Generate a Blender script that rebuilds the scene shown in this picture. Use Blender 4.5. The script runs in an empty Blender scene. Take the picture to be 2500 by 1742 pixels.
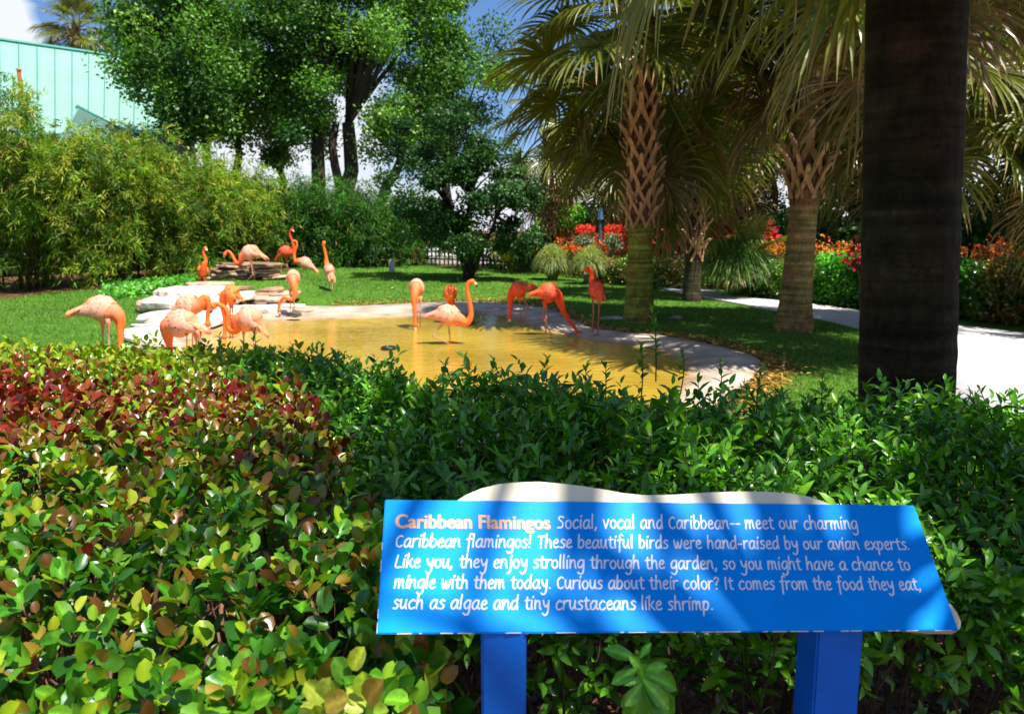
import bpy, bmesh, math, random
import numpy as np
from mathutils import Vector, Matrix

random.seed(7); RNG = np.random.default_rng(7)
C = bpy.context.scene.collection
SC = bpy.context.scene
R_ = math.radians

# ------------------------------------------------------------------ camera, sky, sun, exposure
F = 1960.0; CXP, CYP = 1250.0, 871.0; PITCH = R_(9.0); CAMZ = 1.6
cam_d = bpy.data.cameras.new('camera'); cam = bpy.data.objects.new('camera', cam_d); C.objects.link(cam)
cam.location = (0, 0, CAMZ); cam.rotation_euler = (math.pi/2 - PITCH, 0, 0)
cam_d.sensor_width = 36; cam_d.lens = F/2500*36; cam_d.clip_end = 3000; cam_d.clip_start = .05
cam_d.dof.use_dof = True; cam_d.dof.focus_distance = 2.3; cam_d.dof.aperture_fstop = 7.0
SC.camera = cam
SC.view_settings.view_transform = 'Standard'; SC.view_settings.look = 'None'
SC.view_settings.gamma = 1; SC.view_settings.use_curve_mapping = False
SC.view_settings.exposure = 0.95

SUN_EL, SUN_H = R_(64), Vector((.74, -.67, 0)).normalized()
TOSUN = Vector((SUN_H.x*math.cos(SUN_EL), SUN_H.y*math.cos(SUN_EL), math.sin(SUN_EL)))
sd = bpy.data.lights.new('sun', 'SUN'); sd.energy = 4.9; sd.angle = R_(.53); sd.color = (1, .955, .87)
sun = bpy.data.objects.new('sun', sd); C.objects.link(sun)
sun.rotation_euler = TOSUN.to_track_quat('Z', 'Y').to_euler()

def ray(px, py):
    d = Vector(((px-CXP)/F, (CYP-py)/F, -1.0))
    d.rotate(cam.rotation_euler); return d
def hgt(x, y):
    return (.40*np.exp(-((x+6.3)**2+(y-19.3)**2)/(2*1.5**2)) + .35*np.exp(-((x+7)**2+(y-30)**2)/(2*7.0**2))
            + .025*np.sin(x*.9+1)*np.cos(y*.7))
def gp(px, py, z=0.0, ground=True):
    d = ray(px, py); t = (z-CAMZ)/d.z
    if ground:
        for _ in range(25):
            x, y = d.x*t, d.y*t
            t = (float(hgt(x, y))+z-CAMZ)/d.z*.5 + t*.5
    return Vector((d.x*t, d.y*t, CAMZ+d.z*t))
def vp(px, py, Y):
    d = ray(px, py); t = Y/d.y
    return Vector((d.x*t, Y, CAMZ+d.z*t))

w = bpy.data.worlds.new('World'); SC.world = w; w.use_nodes = True
nt = w.node_tree; N = nt.nodes; L = nt.links
bg = N['Background']; bg.inputs[1].default_value = .062
sky = N.new('ShaderNodeTexSky'); sky.sky_type = 'NISHITA'; sky.sun_disc = False
sky.sun_elevation = SUN_EL; sky.sun_rotation = math.atan2(SUN_H.x, SUN_H.y); sky.air_density = 1.0; sky.dust_density = .6; sky.ozone_density = 2.5
tc = N.new('ShaderNodeTexCoord')
mp = N.new('ShaderNodeMapping'); mp.inputs['Scale'].default_value = (1, 1, 1.9); L.new(tc.outputs['Generated'], mp.inputs[0])
nz = N.new('ShaderNodeTexNoise'); nz.inputs['Scale'].default_value = 2.6; nz.inputs['Detail'].default_value = 9; nz.inputs['Roughness'].default_value = .55
L.new(mp.outputs[0], nz.inputs[0])
def wmath(op, a, b=None, c=None):
    m = N.new('ShaderNodeMath'); m.operation = op
    for i, v in enumerate((a, b, c)):
        if v is None: continue
        if isinstance(v, (int, float)): m.inputs[i].default_value = v
        else: L.new(v, m.inputs[i])
    return m.outputs[0]
sep = N.new('ShaderNodeSeparateXYZ'); L.new(tc.outputs['Generated'], sep.inputs[0])
elev = wmath('MAXIMUM', sep.outputs[2], 0.0)
low = wmath('MULTIPLY', wmath('SUBTRACT', 1.0, wmath('MINIMUM', wmath('MULTIPLY', elev, 4.6), 1.0)), .26)
dens = wmath('ADD', nz.outputs[0], low)
for (px, py, k, rad) in ((10, 75, .40, .07), (-230, 40, .42, .12), (250, 30, -.5, .10)):            # the cumulus bank over the roof
    d = ray(px, py).normalized()
    vm = N.new('ShaderNodeVectorMath'); vm.operation = 'DISTANCE'; L.new(tc.outputs['Generated'], vm.inputs[0]); vm.inputs[1].default_value = d
    f = wmath('MAXIMUM', wmath('SUBTRACT', 1.0, wmath('DIVIDE', vm.outputs['Value'], rad*1.5)), 0.0)
    dens = wmath('ADD', dens, wmath('MULTIPLY', f, k))
cr = N.new('ShaderNodeValToRGB'); cr.color_ramp.elements[0].position = .56; cr.color_ramp.elements[1].position = .66
L.new(dens, cr.inputs[0])
mx = N.new('ShaderNodeMix'); mx.data_type = 'RGBA'
L.new(cr.outputs[0], mx.inputs[0])
skg = N.new('ShaderNodeMix'); skg.data_type = 'RGBA'; skg.blend_type = 'MULTIPLY'; skg.inputs[0].default_value = 1
L.new(sky.outputs[0], skg.inputs[6]); skg.inputs[7].default_value = (.72, .92, 1.25, 1)
L.new(skg.outputs[2], mx.inputs[6]); mx.inputs[7].default_value = (7.8, 8.1, 8.6, 1)
L.new(mx.outputs[2], bg.inputs[0])

# ------------------------------------------------------------------ object helpers
def tag(o, label=None, cat=None, group=None, kind=None):
    if label: o['label'] = label
    if cat: o['category'] = cat
    if group: o['group'] = group
    if kind: o['kind'] = kind
    return o
def empty(name, loc, label, cat, group=None, rz=0):
    o = bpy.data.objects.new(name, None); C.objects.link(o); o.location = loc; o.rotation_euler = (0, 0, rz)
    o.empty_display_size = .1
    return tag(o, label, cat, group)
def mk(name, me, parent=None, loc=None):
    o = bpy.data.objects.new(name, me); C.objects.link(o)
    if parent: o.parent = parent
    if loc is not None: o.location = loc
    return o
def mesh_tris(name, V, T, mat=None, col=None, smooth=False):
    V = np.asarray(V, np.float32); T = np.asarray(T, np.int32)
    me = bpy.data.meshes.new(name); me.vertices.add(len(V)); me.vertices.foreach_set('co', V.ravel())
    me.loops.add(T.size); me.loops.foreach_set('vertex_index', T.ravel())
    n = len(T); k = T.shape[1]
    me.polygons.add(n); me.polygons.foreach_set('loop_start', np.arange(0, n*k, k, dtype=np.int32))
    me.update(calc_edges=True)
    if smooth: me.polygons.foreach_set('use_smooth', np.ones(n, bool))
    if col is not None:
        a = me.attributes.new('col', 'FLOAT_COLOR', 'POINT')
        cc = np.ones((len(V), 4), np.float32); cc[:, :3] = col; a.data.foreach_set('color', cc.ravel())
    if mat: me.materials.append(mat)
    return me
class MB:
    """collects shapes into one mesh with a per-vertex colour"""
    def __init__(s): s.V = []; s.F = []; s.c = []; s.n = 0
    def add(s, V, Fs, col=(1, 1, 1)):
        V = np.asarray(V, float).reshape(-1, 3); s.V.append(V)
        cc = np.empty((len(V), 3)); cc[:] = col; s.c.append(cc)
        s.F += [tuple(int(i)+s.n for i in f) for f in Fs]; s.n += len(V)
    def box(s, a, b, col=(1, 1, 1), M=None):
        V = np.array([(x, y, z) for z in (a[2], b[2]) for y in (a[1], b[1]) for x in (a[0], b[0])], float)
        if M is not None: V = np.array([tuple(M @ Vector(v)) for v in V])
        s.add(V, [(0, 2, 3, 1), (4, 5, 7, 6), (0, 1, 5, 4), (1, 3, 7, 5), (3, 2, 6, 7), (2, 0, 4, 6)], col)
    def tube(s, pts, rad, sides=8, col=(1, 1, 1), flat=1.0, cap=True, up=(0, 0, 1), cols=None):
        P = np.asarray(pts, float); n = len(P); rad = np.broadcast_to(np.asarray(rad, float), (n,)); fl = np.broadcast_to(np.asarray(flat, float), (n,))
        T = np.gradient(P, axis=0); T /= np.linalg.norm(T, axis=1)[:, None]+1e-9
        u = np.cross(T[0], np.array(up, float))
        if np.linalg.norm(u) < 1e-3: u = np.cross(T[0], (1, 0, 0))
        u /= np.linalg.norm(u); rings = []
        for i in range(n):
            u = u-T[i]*u.dot(T[i]); u /= np.linalg.norm(u)+1e-9; v = np.cross(T[i], u)
            a = np.linspace(0, 2*np.pi, sides, endpoint=False)
            rings.append(P[i]+rad[i]*(np.cos(a)[:, None]*u*fl[i]+np.sin(a)[:, None]*v))
        V = np.concatenate(rings); Fs = []
        for i in range(n-1):
            for j in range(sides):
                k = (j+1) % sides; Fs.append((i*sides+j, i*sides+k, (i+1)*sides+k, (i+1)*sides+j))
        if cap: Fs.append(tuple(range(sides))[::-1]); Fs.append(tuple((n-1)*sides+j for j in range(sides)))
        if cols is not None: col = np.repeat(np.asarray(cols, float), sides, axis=0)
        s.add(V, Fs, col)
    def prism(s, poly, z0, z1, col=(1, 1, 1), M=None, bevel=0):
        n = len(poly); P = np.asarray(poly, float)
        if bevel:
            c = P.mean(0); Q = P+(c-P)*bevel
            zb = (z1-z0)*.22
            V = np.concatenate([np.c_[Q, np.full(n, z0)], np.c_[P, np.full(n, z0+zb)], np.c_[P, np.full(n, z1-zb)], np.c_[Q, np.full(n, z1)]]); m = 4
        else:
            V = np.concatenate([np.c_[P, np.full(n, z0)], np.c_[P, np.full(n, z1)]]); m = 2
        Fs = [tuple(range(n))[::-1], tuple((m-1)*n+i for i in range(n))]
        for r in range(m-1):
            for i in range(n): Fs.append((r*n+i, r*n+(i+1) % n, (r+1)*n+(i+1) % n, (r+1)*n+i))
        if M is not None: V = np.array([tuple(M @ Vector(v)) for v in V])
        s.add(V, Fs, col)
    def mesh(s, name, mat, smooth=False):
        me = bpy.data.meshes.new(name); me.from_pydata(np.concatenate(s.V).tolist(), [], s.F)
        a = me.attributes.new('col', 'FLOAT_COLOR', 'POINT')
        cc = np.ones((s.n, 4), np.float32); cc[:, :3] = np.concatenate(s.c); a.data.foreach_set('color', cc.ravel())
        if smooth: me.polygons.foreach_set('use_smooth', np.ones(len(me.polygons), bool))
        me.materials.append(mat); me.update(); return me
    def build(s, name, mat, parent=None, smooth=False, loc=None): return mk(name, s.mesh(name, mat, smooth), parent, loc)

# ------------------------------------------------------------------ materials
def newmat(name):
    m = bpy.data.materials.new(name); m.use_nodes = True; n = m.node_tree; return m, n, n.nodes['Principled BSDF'], n.nodes['Material Output']
def attr_col(n, var=.0, scale=20, bsdf=None, inp=0):
    a = n.nodes.new('ShaderNodeAttribute'); a.attribute_name = 'col'
    out = a.outputs['Color']
    if var:
        t = n.nodes.new('ShaderNodeTexCoord'); q = n.nodes.new('ShaderNodeTexNoise'); q.inputs['Scale'].default_value = scale; q.inputs['Detail'].default_value = 6
        n.links.new(t.outputs['Object'], q.inputs[0])
        r = n.nodes.new('ShaderNodeMapRange'); r.inputs[1].default_value = .3; r.inputs[2].default_value = .7; r.inputs[3].default_value = 1-var; r.inputs[4].default_value = 1+var
        n.links.new(q.outputs[0], r.inputs[0])
        v = n.nodes.new('ShaderNodeVectorMath'); v.operation = 'SCALE'; n.links.new(out, v.inputs[0]); n.links.new(r.outputs[0], v.inputs['Scale']); out = v.outputs[0]
    return out
def bump(n, b, scale, strength, dist=.01, detail=6, coord='Object', mapscale=None):
    t = n.nodes.new('ShaderNodeTexCoord'); q = n.nodes.new('ShaderNodeTexNoise'); q.inputs['Scale'].default_value = scale; q.inputs['Detail'].default_value = detail
    src = t.outputs[coord]
    if mapscale:
        mm = n.nodes.new('ShaderNodeMapping'); mm.inputs['Scale'].default_value = mapscale; n.links.new(src, mm.inputs[0]); src = mm.outputs[0]
    n.links.new(src, q.inputs[0])
    u = n.nodes.new('ShaderNodeBump'); u.inputs['Strength'].default_value = strength; u.inputs['Distance'].default_value = dist
    n.links.new(q.outputs[0], u.inputs['Height']); n.links.new(u.outputs[0], b.inputs['Normal']); return q
def leaf_mat(name, rough=.42, trans=.3, spec=.5, var=.12, vs=30):
    m, n, b, o = newmat(name)
    c = attr_col(n, var, vs); n.links.new(c, b.inputs['Base Color']); b.inputs['Roughness'].default_value = rough; b.inputs['Specular IOR Level'].default_value = spec
    if trans:
        t = n.nodes.new('ShaderNodeBsdfTranslucent'); g = n.nodes.new('ShaderNodeMix'); g.data_type = 'RGBA'; g.blend_type = 'MULTIPLY'; g.inputs[0].default_value = 1
        n.links.new(c, g.inputs[6]); g.inputs[7].default_value = (1.5, 1.7, .6, 1); n.links.new(g.outputs[2], t.inputs[0])
        x = n.nodes.new('ShaderNodeMixShader'); x.inputs[0].default_value = trans
        n.links.new(b.outputs[0], x.inputs[1]); n.links.new(t.outputs[0], x.inputs[2]); n.links.new(x.outputs[0], o.inputs[0])
    return m
def col_mat(name, rough=.7, spec=.3, var=.15, vs=15, bs=None, bst=.3, bd=.01, mapscale=None):
    m, n, b, o = newmat(name); n.links.new(attr_col(n, var, vs), b.inputs['Base Color'])
    b.inputs['Roughness'].default_value = rough; b.inputs['Specular IOR Level'].default_value = spec
    if bs: bump(n, b, bs, bst, bd, mapscale=mapscale)
    return m
M_LEAF = leaf_mat('leaf_broad'); M_GLOSS = leaf_mat('leaf_glossy', .3, .28, .6, .1, 60); M_BIG = leaf_mat('leaf_large', .33, .28, .55, .30, 4.5); M_TREE = leaf_mat('leaf_tree', .46, .3, .4, .15, 12); M_FINE = leaf_mat('leaf_fine', .5, .35, .3, .15, 8)
M_PALM = leaf_mat('palm_blade', .38, .3, .55, .12, 6)
M_BARK = col_mat('bark', .85, .2, .35, 9, 14, .8, .04, (1, 1, .35))
M_BOOT = col_mat('leaf_base_fibre', .75, .25, .25, 22, 40, .6, .01, (1, 1, .2))
M_WOOD = col_mat('weathered_wood', .75, .25, .25, 18, 30, .4, .01)
M_STONE = col_mat('flagstone', .8, .3, .5, 5, 18, .5, .02)
M_FEATH = col_mat('feathers', .62, .25, .10, 30, 45, .25, .006)
M_SKIN = col_mat('bird_legs_beak', .45, .4, .1, 30)
M_PAINT = col_mat('painted_metal', .35, .5, .04, 3)
M_PETAL = leaf_mat('petals', .5, .3, .3, .1, 40)
M_BLADE = leaf_mat('grass_blades', .45, .3, .35, .1, 5)
# ------------------------------------------------------------------ ground, pond, path
def smooth_polar(pts, cx, cy, n=240, k=3):
    a = np.array([math.atan2(p[1]-cy, p[0]-cx) for p in pts]); r = np.array([math.hypot(p[0]-cx, p[1]-cy) for p in pts])
    o = np.argsort(a); a = a[o]; r = r[o]
    A = np.linspace(-np.pi, np.pi, n, endpoint=False)
    Rr = np.interp(A, np.r_[a-2*np.pi, a, a+2*np.pi], np.r_[r, r, r])
    ker = np.ones(2*k+1)/(2*k+1)
    Rr = np.convolve(np.r_[Rr[-k:], Rr, Rr[:k]], ker, 'valid')
    return A, Rr
PCX, PCY = -1.3, 10.6
W_PX = [(450,900),(470,850),(508,806),(575,790),(657,781),(760,776),(900,771),(1022,770),(1144,764),(1200,762),(1241,767),(1281,786),(1305,797),
        (1418,822),(1500,831),(1590,843),(1645,860),(1668,885),(1660,925),(1600,985),(1500,1020),(1300,1035),(1000,1035),(700,1000),(520,950)]
O_PX = [(330,900),(345,835),(400,800),(470,770),(560,756),(660,748),(738,748),(820,749),(900,748),(1037,740),(1126,737),(1205,738),(1262,744),(1335,753),(1385,778),
        (1425,800),(1479,808),(1524,813),(1642,825),(1760,850),(1838,870),(1860,892),(1835,915),(1780,965),(1700,1015),(1400,1080),(1000,1090),(650,1040),(430,960)]
ANG, RW = smooth_polar([gp(*p, ground=False)[:2] for p in W_PX], PCX, PCY)
_, RO = smooth_polar([gp(*p, ground=False)[:2] for p in O_PX], PCX, PCY)
RO = np.maximum(RO, RW+.12)
def rim_r(x, y, Rr=RO):
    a = np.arctan2(y-PCY, x-PCX); return np.hypot(x-PCX, y-PCY)/np.interp(a, ANG, Rr, period=2*np.pi)
# path strip: lawn side and far side, in metres
PATH_IN = [(3.3,25),(4.0,21),(4.75,18),(5.15,16),(5.6,13.4),(5.4,11.0),(4.75,9.0),(4.3,7.6),(4.45,6.6),(5.3,5.2),(7,3.4),(9,2.2)]
PATH_OUT = [(4.0,25.5),(4.9,21.6),(5.9,18.3),(6.6,16.3),(7.6,13.6),(8.3,11.2),(9,9.6),(10,8.4),(11,7.5),(12.5,6.5),(14,5.4),(16,4.4)]
def cat(pts, n=12):
    P = np.array(pts, float); P = np.vstack([2*P[0]-P[1], P, 2*P[-1]-P[-2]]); out = []
    for i in range(1, len(P)-2):
        for t in np.linspace(0, 1, n, endpoint=False):
            a, b, c, d = P[i-1:i+3]; out.append(.5*((2*b)+(c-a)*t+(2*a-5*b+4*c-d)*t*t+(-a+3*b-3*c+d)*t**3))
    out.append(P[-2]); return np.array(out)
PI_, PO_ = cat(PATH_IN, 10), cat(PATH_OUT, 10)

def ground_mat():
    m, n, b, o = newmat('lawn')
    t = n.nodes.new('ShaderNodeTexCoord')
    def noi(s, d=5):
        q = n.nodes.new('ShaderNodeTexNoise'); q.inputs['Scale'].default_value = s; q.inputs['Detail'].default_value = d; n.links.new(t.outputs['Object'], q.inputs[0]); return q.outputs[0]
    r = n.nodes.new('ShaderNodeValToRGB'); e = r.color_ramp.elements
    e[0].position = .3; e[0].color = (.028, .09, .008, 1); e[1].position = .72; e[1].color = (.11, .25, .02, 1)
    x = n.nodes.new('ShaderNodeMix'); x.data_type = 'FLOAT'; x.inputs[0].default_value = .55; n.links.new(noi(1.3), x.inputs[2]); n.links.new(noi(38, 8), x.inputs[3])
    n.links.new(x.outputs[0], r.inputs[0])
    a = n.nodes.new('ShaderNodeAttribute'); a.attribute_name = 'col'
    mm = n.nodes.new('ShaderNodeMix'); mm.data_type = 'RGBA'
    # red channel of the attribute = amount of bare mulch soil
    sp = n.nodes.new('ShaderNodeSeparateColor'); n.links.new(a.outputs['Color'], sp.inputs[0])
    ad = n.nodes.new('ShaderNodeMath'); ad.operation = 'ADD'; n.links.new(sp.outputs[0], ad.inputs[0])
    s2 = n.nodes.new('ShaderNodeMath'); s2.operation = 'MULTIPLY_ADD'; n.links.new(noi(7), s2.inputs[0]); s2.inputs[1].default_value = 1.2; s2.inputs[2].default_value = -.6; n.links.new(s2.outputs[0], ad.inputs[1])
    st = n.nodes.new('ShaderNodeMapRange'); st.inputs[1].default_value = .35; st.inputs[2].default_value = .65; n.links.new(ad.outputs[0], st.inputs[0])
    n.links.new(st.outputs[0], mm.inputs[0]); n.links.new(r.outputs[0], mm.inputs[6])
    r2 = n.nodes.new('ShaderNodeValToRGB'); e = r2.color_ramp.elements; e[0].position = .35; e[0].color = (.035, .018, .010, 1); e[1].position = .7; e[1].color = (.24, .12, .05, 1)
    n.links.new(noi(30, 9), r2.inputs[0]); n.links.new(r2.outputs[0], mm.inputs[7])
    n.links.new(mm.outputs[2], b.inputs['Base Color']); b.inputs['Roughness'].default_value = .9; b.inputs['Specular IOR Level'].default_value = .15
    bump(n, b, 45, .9, .03, 8)
    return m
A = ANG; nA = len(A)
S = [1.0, 1.02, 1.05, 1.09, 1.14, 1.2, 1.28, 1.37, 1.5, 1.65, 1.8, 2.0, 2.25, 2.5, 2.8, 3.2, 3.7, 4.3, 5, 6, 7.5, 10, 15, 25, 50, 120, 300]
V = []; col = []
fade = lambda s: np.clip((s-1)/1.5, 0, 1)
meanR = RO.mean()
for s in S:
    rr = RO*s if s < 3 else RO*3+(s-3)*meanR
    x = PCX+rr*np.cos(A); y = PCY+rr*np.sin(A); z = hgt(x, y)*np.clip((s-1)/.12, 0, 1)+.0
    V.append(np.c_[x, y, z])
    soil = np.zeros(nA)
    soil = np.maximum(soil, np.where((s < 1.13) & (x > .6), .8*(1-(s-1)/.13), 0))
    soil = np.maximum(soil, np.where(s < 1.04, .45, 0))
    soil = np.maximum(soil, np.clip((5.2-y)/.8, 0, 1))                       # mulch under the foreground hedges
    soil = np.maximum(soil, np.clip((-x-9.2+(y-22)*.55)/.8, 0, 1)*(y > 10))    # under the bamboo
    soil = np.maximum(soil, np.clip((y-29.6)/1.0, 0, 1))
    col.append(np.c_[soil, soil*0, soil*0])
V = np.concatenate(V); col = np.concatenate(col); T = []
for i in range(len(S)-1):
    for j in range(nA):
        k = (j+1) % nA; T.append((i*nA+j, (i+1)*nA+j, (i+1)*nA+k, i*nA+k))
tag(mk('lawn_ground', mesh_tris('lawn_ground', V, T, ground_mat(), col, True)), 'mown green lawn ground with mulch soil round the beds', None, None, 'structure')

# pool basin: pale concrete rim that dips under the water
m, n, b, o = newmat('pale_concrete')
q = bump(n, b, 25, .35, .01, 8)
r = n.nodes.new('ShaderNodeValToRGB'); e = r.color_ramp.elements; e[0].position = .3; e[0].color = (.26, .20, .14, 1); e[1].position = .66; e[1].color = (.56, .47, .38, 1)
q2 = n.nodes.new('ShaderNodeTexNoise'); q2.inputs['Scale'].default_value = 2.2; q2.inputs['Detail'].default_value = 9; tt = n.nodes.new('ShaderNodeTexCoord'); n.links.new(tt.outputs['Object'], q2.inputs[0])
n.links.new(q2.outputs[0], r.inputs[0]); at_ = n.nodes.new('ShaderNodeAttribute'); at_.attribute_name = 'col'; ml = n.nodes.new('ShaderNodeVectorMath'); ml.operation = 'MULTIPLY'; n.links.new(r.outputs[0], ml.inputs[0]); n.links.new(at_.outputs['Color'], ml.inputs[1]); n.links.new(ml.outputs[0], b.inputs['Base Color']); b.inputs['Roughness'].default_value = .8
M_CONC = m
WZ = -.05
V = []; T = []; rc = [(.8, .72, .6), (.95, .9, .85), (1, 1, 1), (1, .98, .95), (.72, .55, .28), (.6, .42, .16), (.5, .35, .1), (.5, .35, .1)]
rings = [(0, .0), (0, .022), (.25, .02), (.7, -.01), (1.0, WZ), (1.25, WZ-.03), (2.4, -.3), (5, -.5)]
for (f, z) in rings:
    rr = RO+(RW-RO)*f if f <= 1 else RW-(f-1)*.4
    rr = np.maximum(rr, .3)
    jit = .012*np.sin(A*23)+.008*np.sin(A*41)
    V.append(np.c_[PCX+(rr+jit)*np.cos(A), PCY+(rr+jit)*np.sin(A), np.full(nA, z)])
V = np.concatenate(V)
for i in range(len(rings)-1):
    for j in range(nA):
        k = (j+1) % nA; T.append((i*nA+j, i*nA+k, (i+1)*nA+k, (i+1)*nA+j))
tag(mk('pond_rim', mesh_tris('pond_rim', V, T, M_CONC, np.repeat(np.array(rc), nA, axis=0), True)), 'pale concrete rim sloping into the yellow pond', None, None, 'structure')

m, n, b, o = newmat('pond_water')
b.inputs['Roughness'].default_value = .04; b.inputs['IOR'].default_value = 1.40; b.inputs['Specular IOR Level'].default_value = .9
tt = n.nodes.new('ShaderNodeTexCoord'); q = n.nodes.new('ShaderNodeTexNoise'); q.inputs['Scale'].default_value = .55; q.inputs['Detail'].default_value = 5; n.links.new(tt.outputs['Object'], q.inputs[0])
r = n.nodes.new('ShaderNodeValToRGB'); e = r.color_ramp.elements; e[0].position = .3; e[0].color = (.32, .20, .016, 1); e[1].position = .72; e[1].color = (.56, .385, .05, 1)
n.links.new(q.outputs[0], r.inputs[0]); n.links.new(r.outputs[0], b.inputs['Base Color'])
mm = n.nodes.new('ShaderNodeMapping'); mm.inputs['Scale'].default_value = (.8, 2.2, 1); n.links.new(tt.outputs['Object'], mm.inputs[0])
wv = n.nodes.new('ShaderNodeTexNoise'); wv.inputs['Scale'].default_value = 4.5; wv.inputs['Detail'].default_value = 3; n.links.new(mm.outputs[0], wv.inputs[0])
u = n.nodes.new('ShaderNodeBump'); u.inputs['Strength'].default_value = .22; u.inputs['Distance'].default_value = .05; n.links.new(wv.outputs[0], u.inputs['Height']); n.links.new(u.outputs[0], b.inputs['Normal'])
V = [(PCX, PCY, WZ)]+[(PCX+(rw+.05)*math.cos(a), PCY+(rw+.05)*math.sin(a), WZ) for a, rw in zip(A, RW)]
T = [(0, 1+j, 1+(j+1) % nA) for j in range(nA)]
tag(mk('pond_water', mesh_tris('pond_water', V, T, m)), 'murky golden yellow pond water', None, None, 'structure')

m, n, b, o = newmat('white_path')
q2 = n.nodes.new('ShaderNodeTexNoise'); q2.inputs['Scale'].default_value = 3; q2.inputs['Detail'].default_value = 10; tt = n.nodes.new('ShaderNodeTexCoord'); n.links.new(tt.outputs['Object'], q2.inputs[0])
r = n.nodes.new('ShaderNodeValToRGB'); e = r.color_ramp.elements; e[0].position = .3; e[0].color = (.50, .47, .46, 1); e[1].position = .7; e[1].color = (.72, .69, .68, 1)
n.links.new(q2.outputs[0], r.inputs[0]); n.links.new(r.outputs[0], b.inputs['Base Color']); b.inputs['Roughness'].default_value = .85; bump(n, b, 60, .3, .01, 8)
M_PATH = m
V = []; T = []; nn = len(PI_)
for f in np.linspace(0, 1, 7):
    P = PI_+(PO_-PI_)*f; V.append(np.c_[P, hgt(P[:, 0], P[:, 1])+.035])
V.insert(0, V[0]-(0, 0, .08)); V.append(V[-1]-(0, 0, .08))
V = np.concatenate(V)
for i in range(8):
    for j in range(nn-1): T.append((i*nn+j, (i+1)*nn+j, (i+1)*nn+j+1, i*nn+j+1))
tag(mk('garden_path', mesh_tris('garden_path', V, T, M_PATH, None, True)), 'white concrete garden path curving behind the palms', None, None, 'structure')
mb = MB(); mb.box((-14, 31.2, .3), (6, 47, .62)); 
tag(mb.build('plaza', M_PATH), 'pale paved plaza beyond the far fence', None, None, 'structure')

# ------------------------------------------------------------------ leaves
def unit(v): return v/(np.linalg.norm(v, axis=-1, keepdims=True)+1e-9)
def tmpl(w=.4, curl=.12, fold=.1, prof=(.7, 1, .72), ts=(.2, .5, .82), tip=1.0):
    V = [(0, 0, 0)]; T = []
    for t, p in zip(ts, prof):
        z = -curl*t*t
        V += [(-w*p/2, t, z+fold*p*w), (0, t, z), (w*p/2, t, z+fold*p*w)]
    V.append((0, tip, -curl)); n = len(ts)
    T += [(0, 2, 1), (0, 3, 2)]
    for i in range(n-1):
        a = 1+3*i; b = a+3
        for k in (0, 1): T += [(a+k, a+k+1, b+k+1), (a+k, b+k+1, b+k)]
    a = 1+3*(n-1); e = len(V)-1
    T += [(a, a+1, e), (a+1, a+2, e)]
    return np.array(V, float), np.array(T)
def tmpl_hi(w, curl, fold, prof, ts, tip=1.0):                       # five columns: a pale midrib and a slightly wavy rim
    V = [(0, 0, 0)]; T = []; n = len(ts); xs = (-1, -.55, -.07, .07, .55, 1)
    for i, (t, p) in enumerate(zip(ts, prof)):
        for x in xs: V.append((x*w*p/2, t, -curl*t*t+fold*p*w*abs(x)**1.3+(.02*math.sin(i*2.2+x*3) if abs(x) == 1 else 0)))
    V.append((0, tip, -curl)); m = len(xs); e = len(V)-1
    for k in range(m-1): T.append((0, 2+k, 1+k))
    for i in range(n-1):
        for k in range(m-1): a = 1+m*i+k; T += [(a, a+1, a+m+1), (a, a+m+1, a+m)]
    for k in range(m-1): T.append((1+m*(n-1)+k, 2+m*(n-1)+k, e))
    return np.array(V, float), np.array(T)
def vmul_hi(tv): a = np.abs(tv[:, 0])/(np.abs(tv[:, 0]).max()+1e-9); return np.where(a < .09, 1.5, 1.02-.14*a)
T_DIAM = (np.array([(0, 0, 0), (.22, .45, .08), (0, 1, 0), (-.22, .45, .08)], float), np.array([(0, 1, 2), (0, 2, 3)]))
T_OVAL2 = (np.array([(0, 0, 0), (.33, .5, .08), (0, 1, 0), (-.33, .5, .08)], float), np.array([(0, 1, 2), (0, 2, 3)]))
T_SLIM = (np.array([(0, 0, 0), (.08, .3, .02), (0, 1, -.12), (-.08, .3, .02)], float), np.array([(0, 1, 2), (0, 2, 3)]))
def vmul(tv): return 1.16-.34*np.abs(tv[:, 0])/(np.abs(tv[:, 0]).max()+1e-9)      # paler midrib
def leaf_arrays(tm, pos, ax, nr, size, col):
    tv, tf = tm; ax = unit(np.asarray(ax)); nr = np.asarray(nr); nr = unit(nr-ax*(nr*ax).sum(1, keepdims=True)); sd = np.cross(ax, nr)
    size = np.broadcast_to(size, (len(pos),))
    V = pos[:, None, :]+size[:, None, None]*(tv[None, :, 0:1]*sd[:, None, :]+tv[None, :, 1:2]*ax[:, None, :]+tv[None, :, 2:3]*nr[:, None, :])
    n, k = len(pos), len(tv)
    T = tf[None]+(np.arange(n)*k)[:, None, None]
    cc = np.repeat(np.broadcast_to(col, (n, 3)), k, axis=0)*np.tile(vmul(tv), n)[:, None]
    return V.reshape(-1, 3), T.reshape(-1, 3), cc
def merge(arrs):
    V = []; T = []; Cc = []; n = 0
    for v, t, c in arrs: V.append(v); T.append(t+n); Cc.append(c); n += len(v)
    return np.concatenate(V), np.concatenate(T), np.concatenate(Cc)
def leafobj(name, arrs, mat, parent=None, stuff=True, origin=(0, 0, 0)):
    V, T, c = merge(arrs) if isinstance(arrs, list) else arrs
    o = mk(name, mesh_tris(name, V-np.array(origin), T, mat, c), parent)
    if stuff: o['kind'] = 'stuff'
    return o
def rdir(n): return unit(RNG.normal(size=(n, 3)))
def palette(n, cols, jit=.2):
    cols = np.array(cols); c = cols[RNG.integers(0, len(cols), n)]
    return c*(1+jit*RNG.normal(size=(n, 1))).clip(.4, 1.8)
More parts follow.
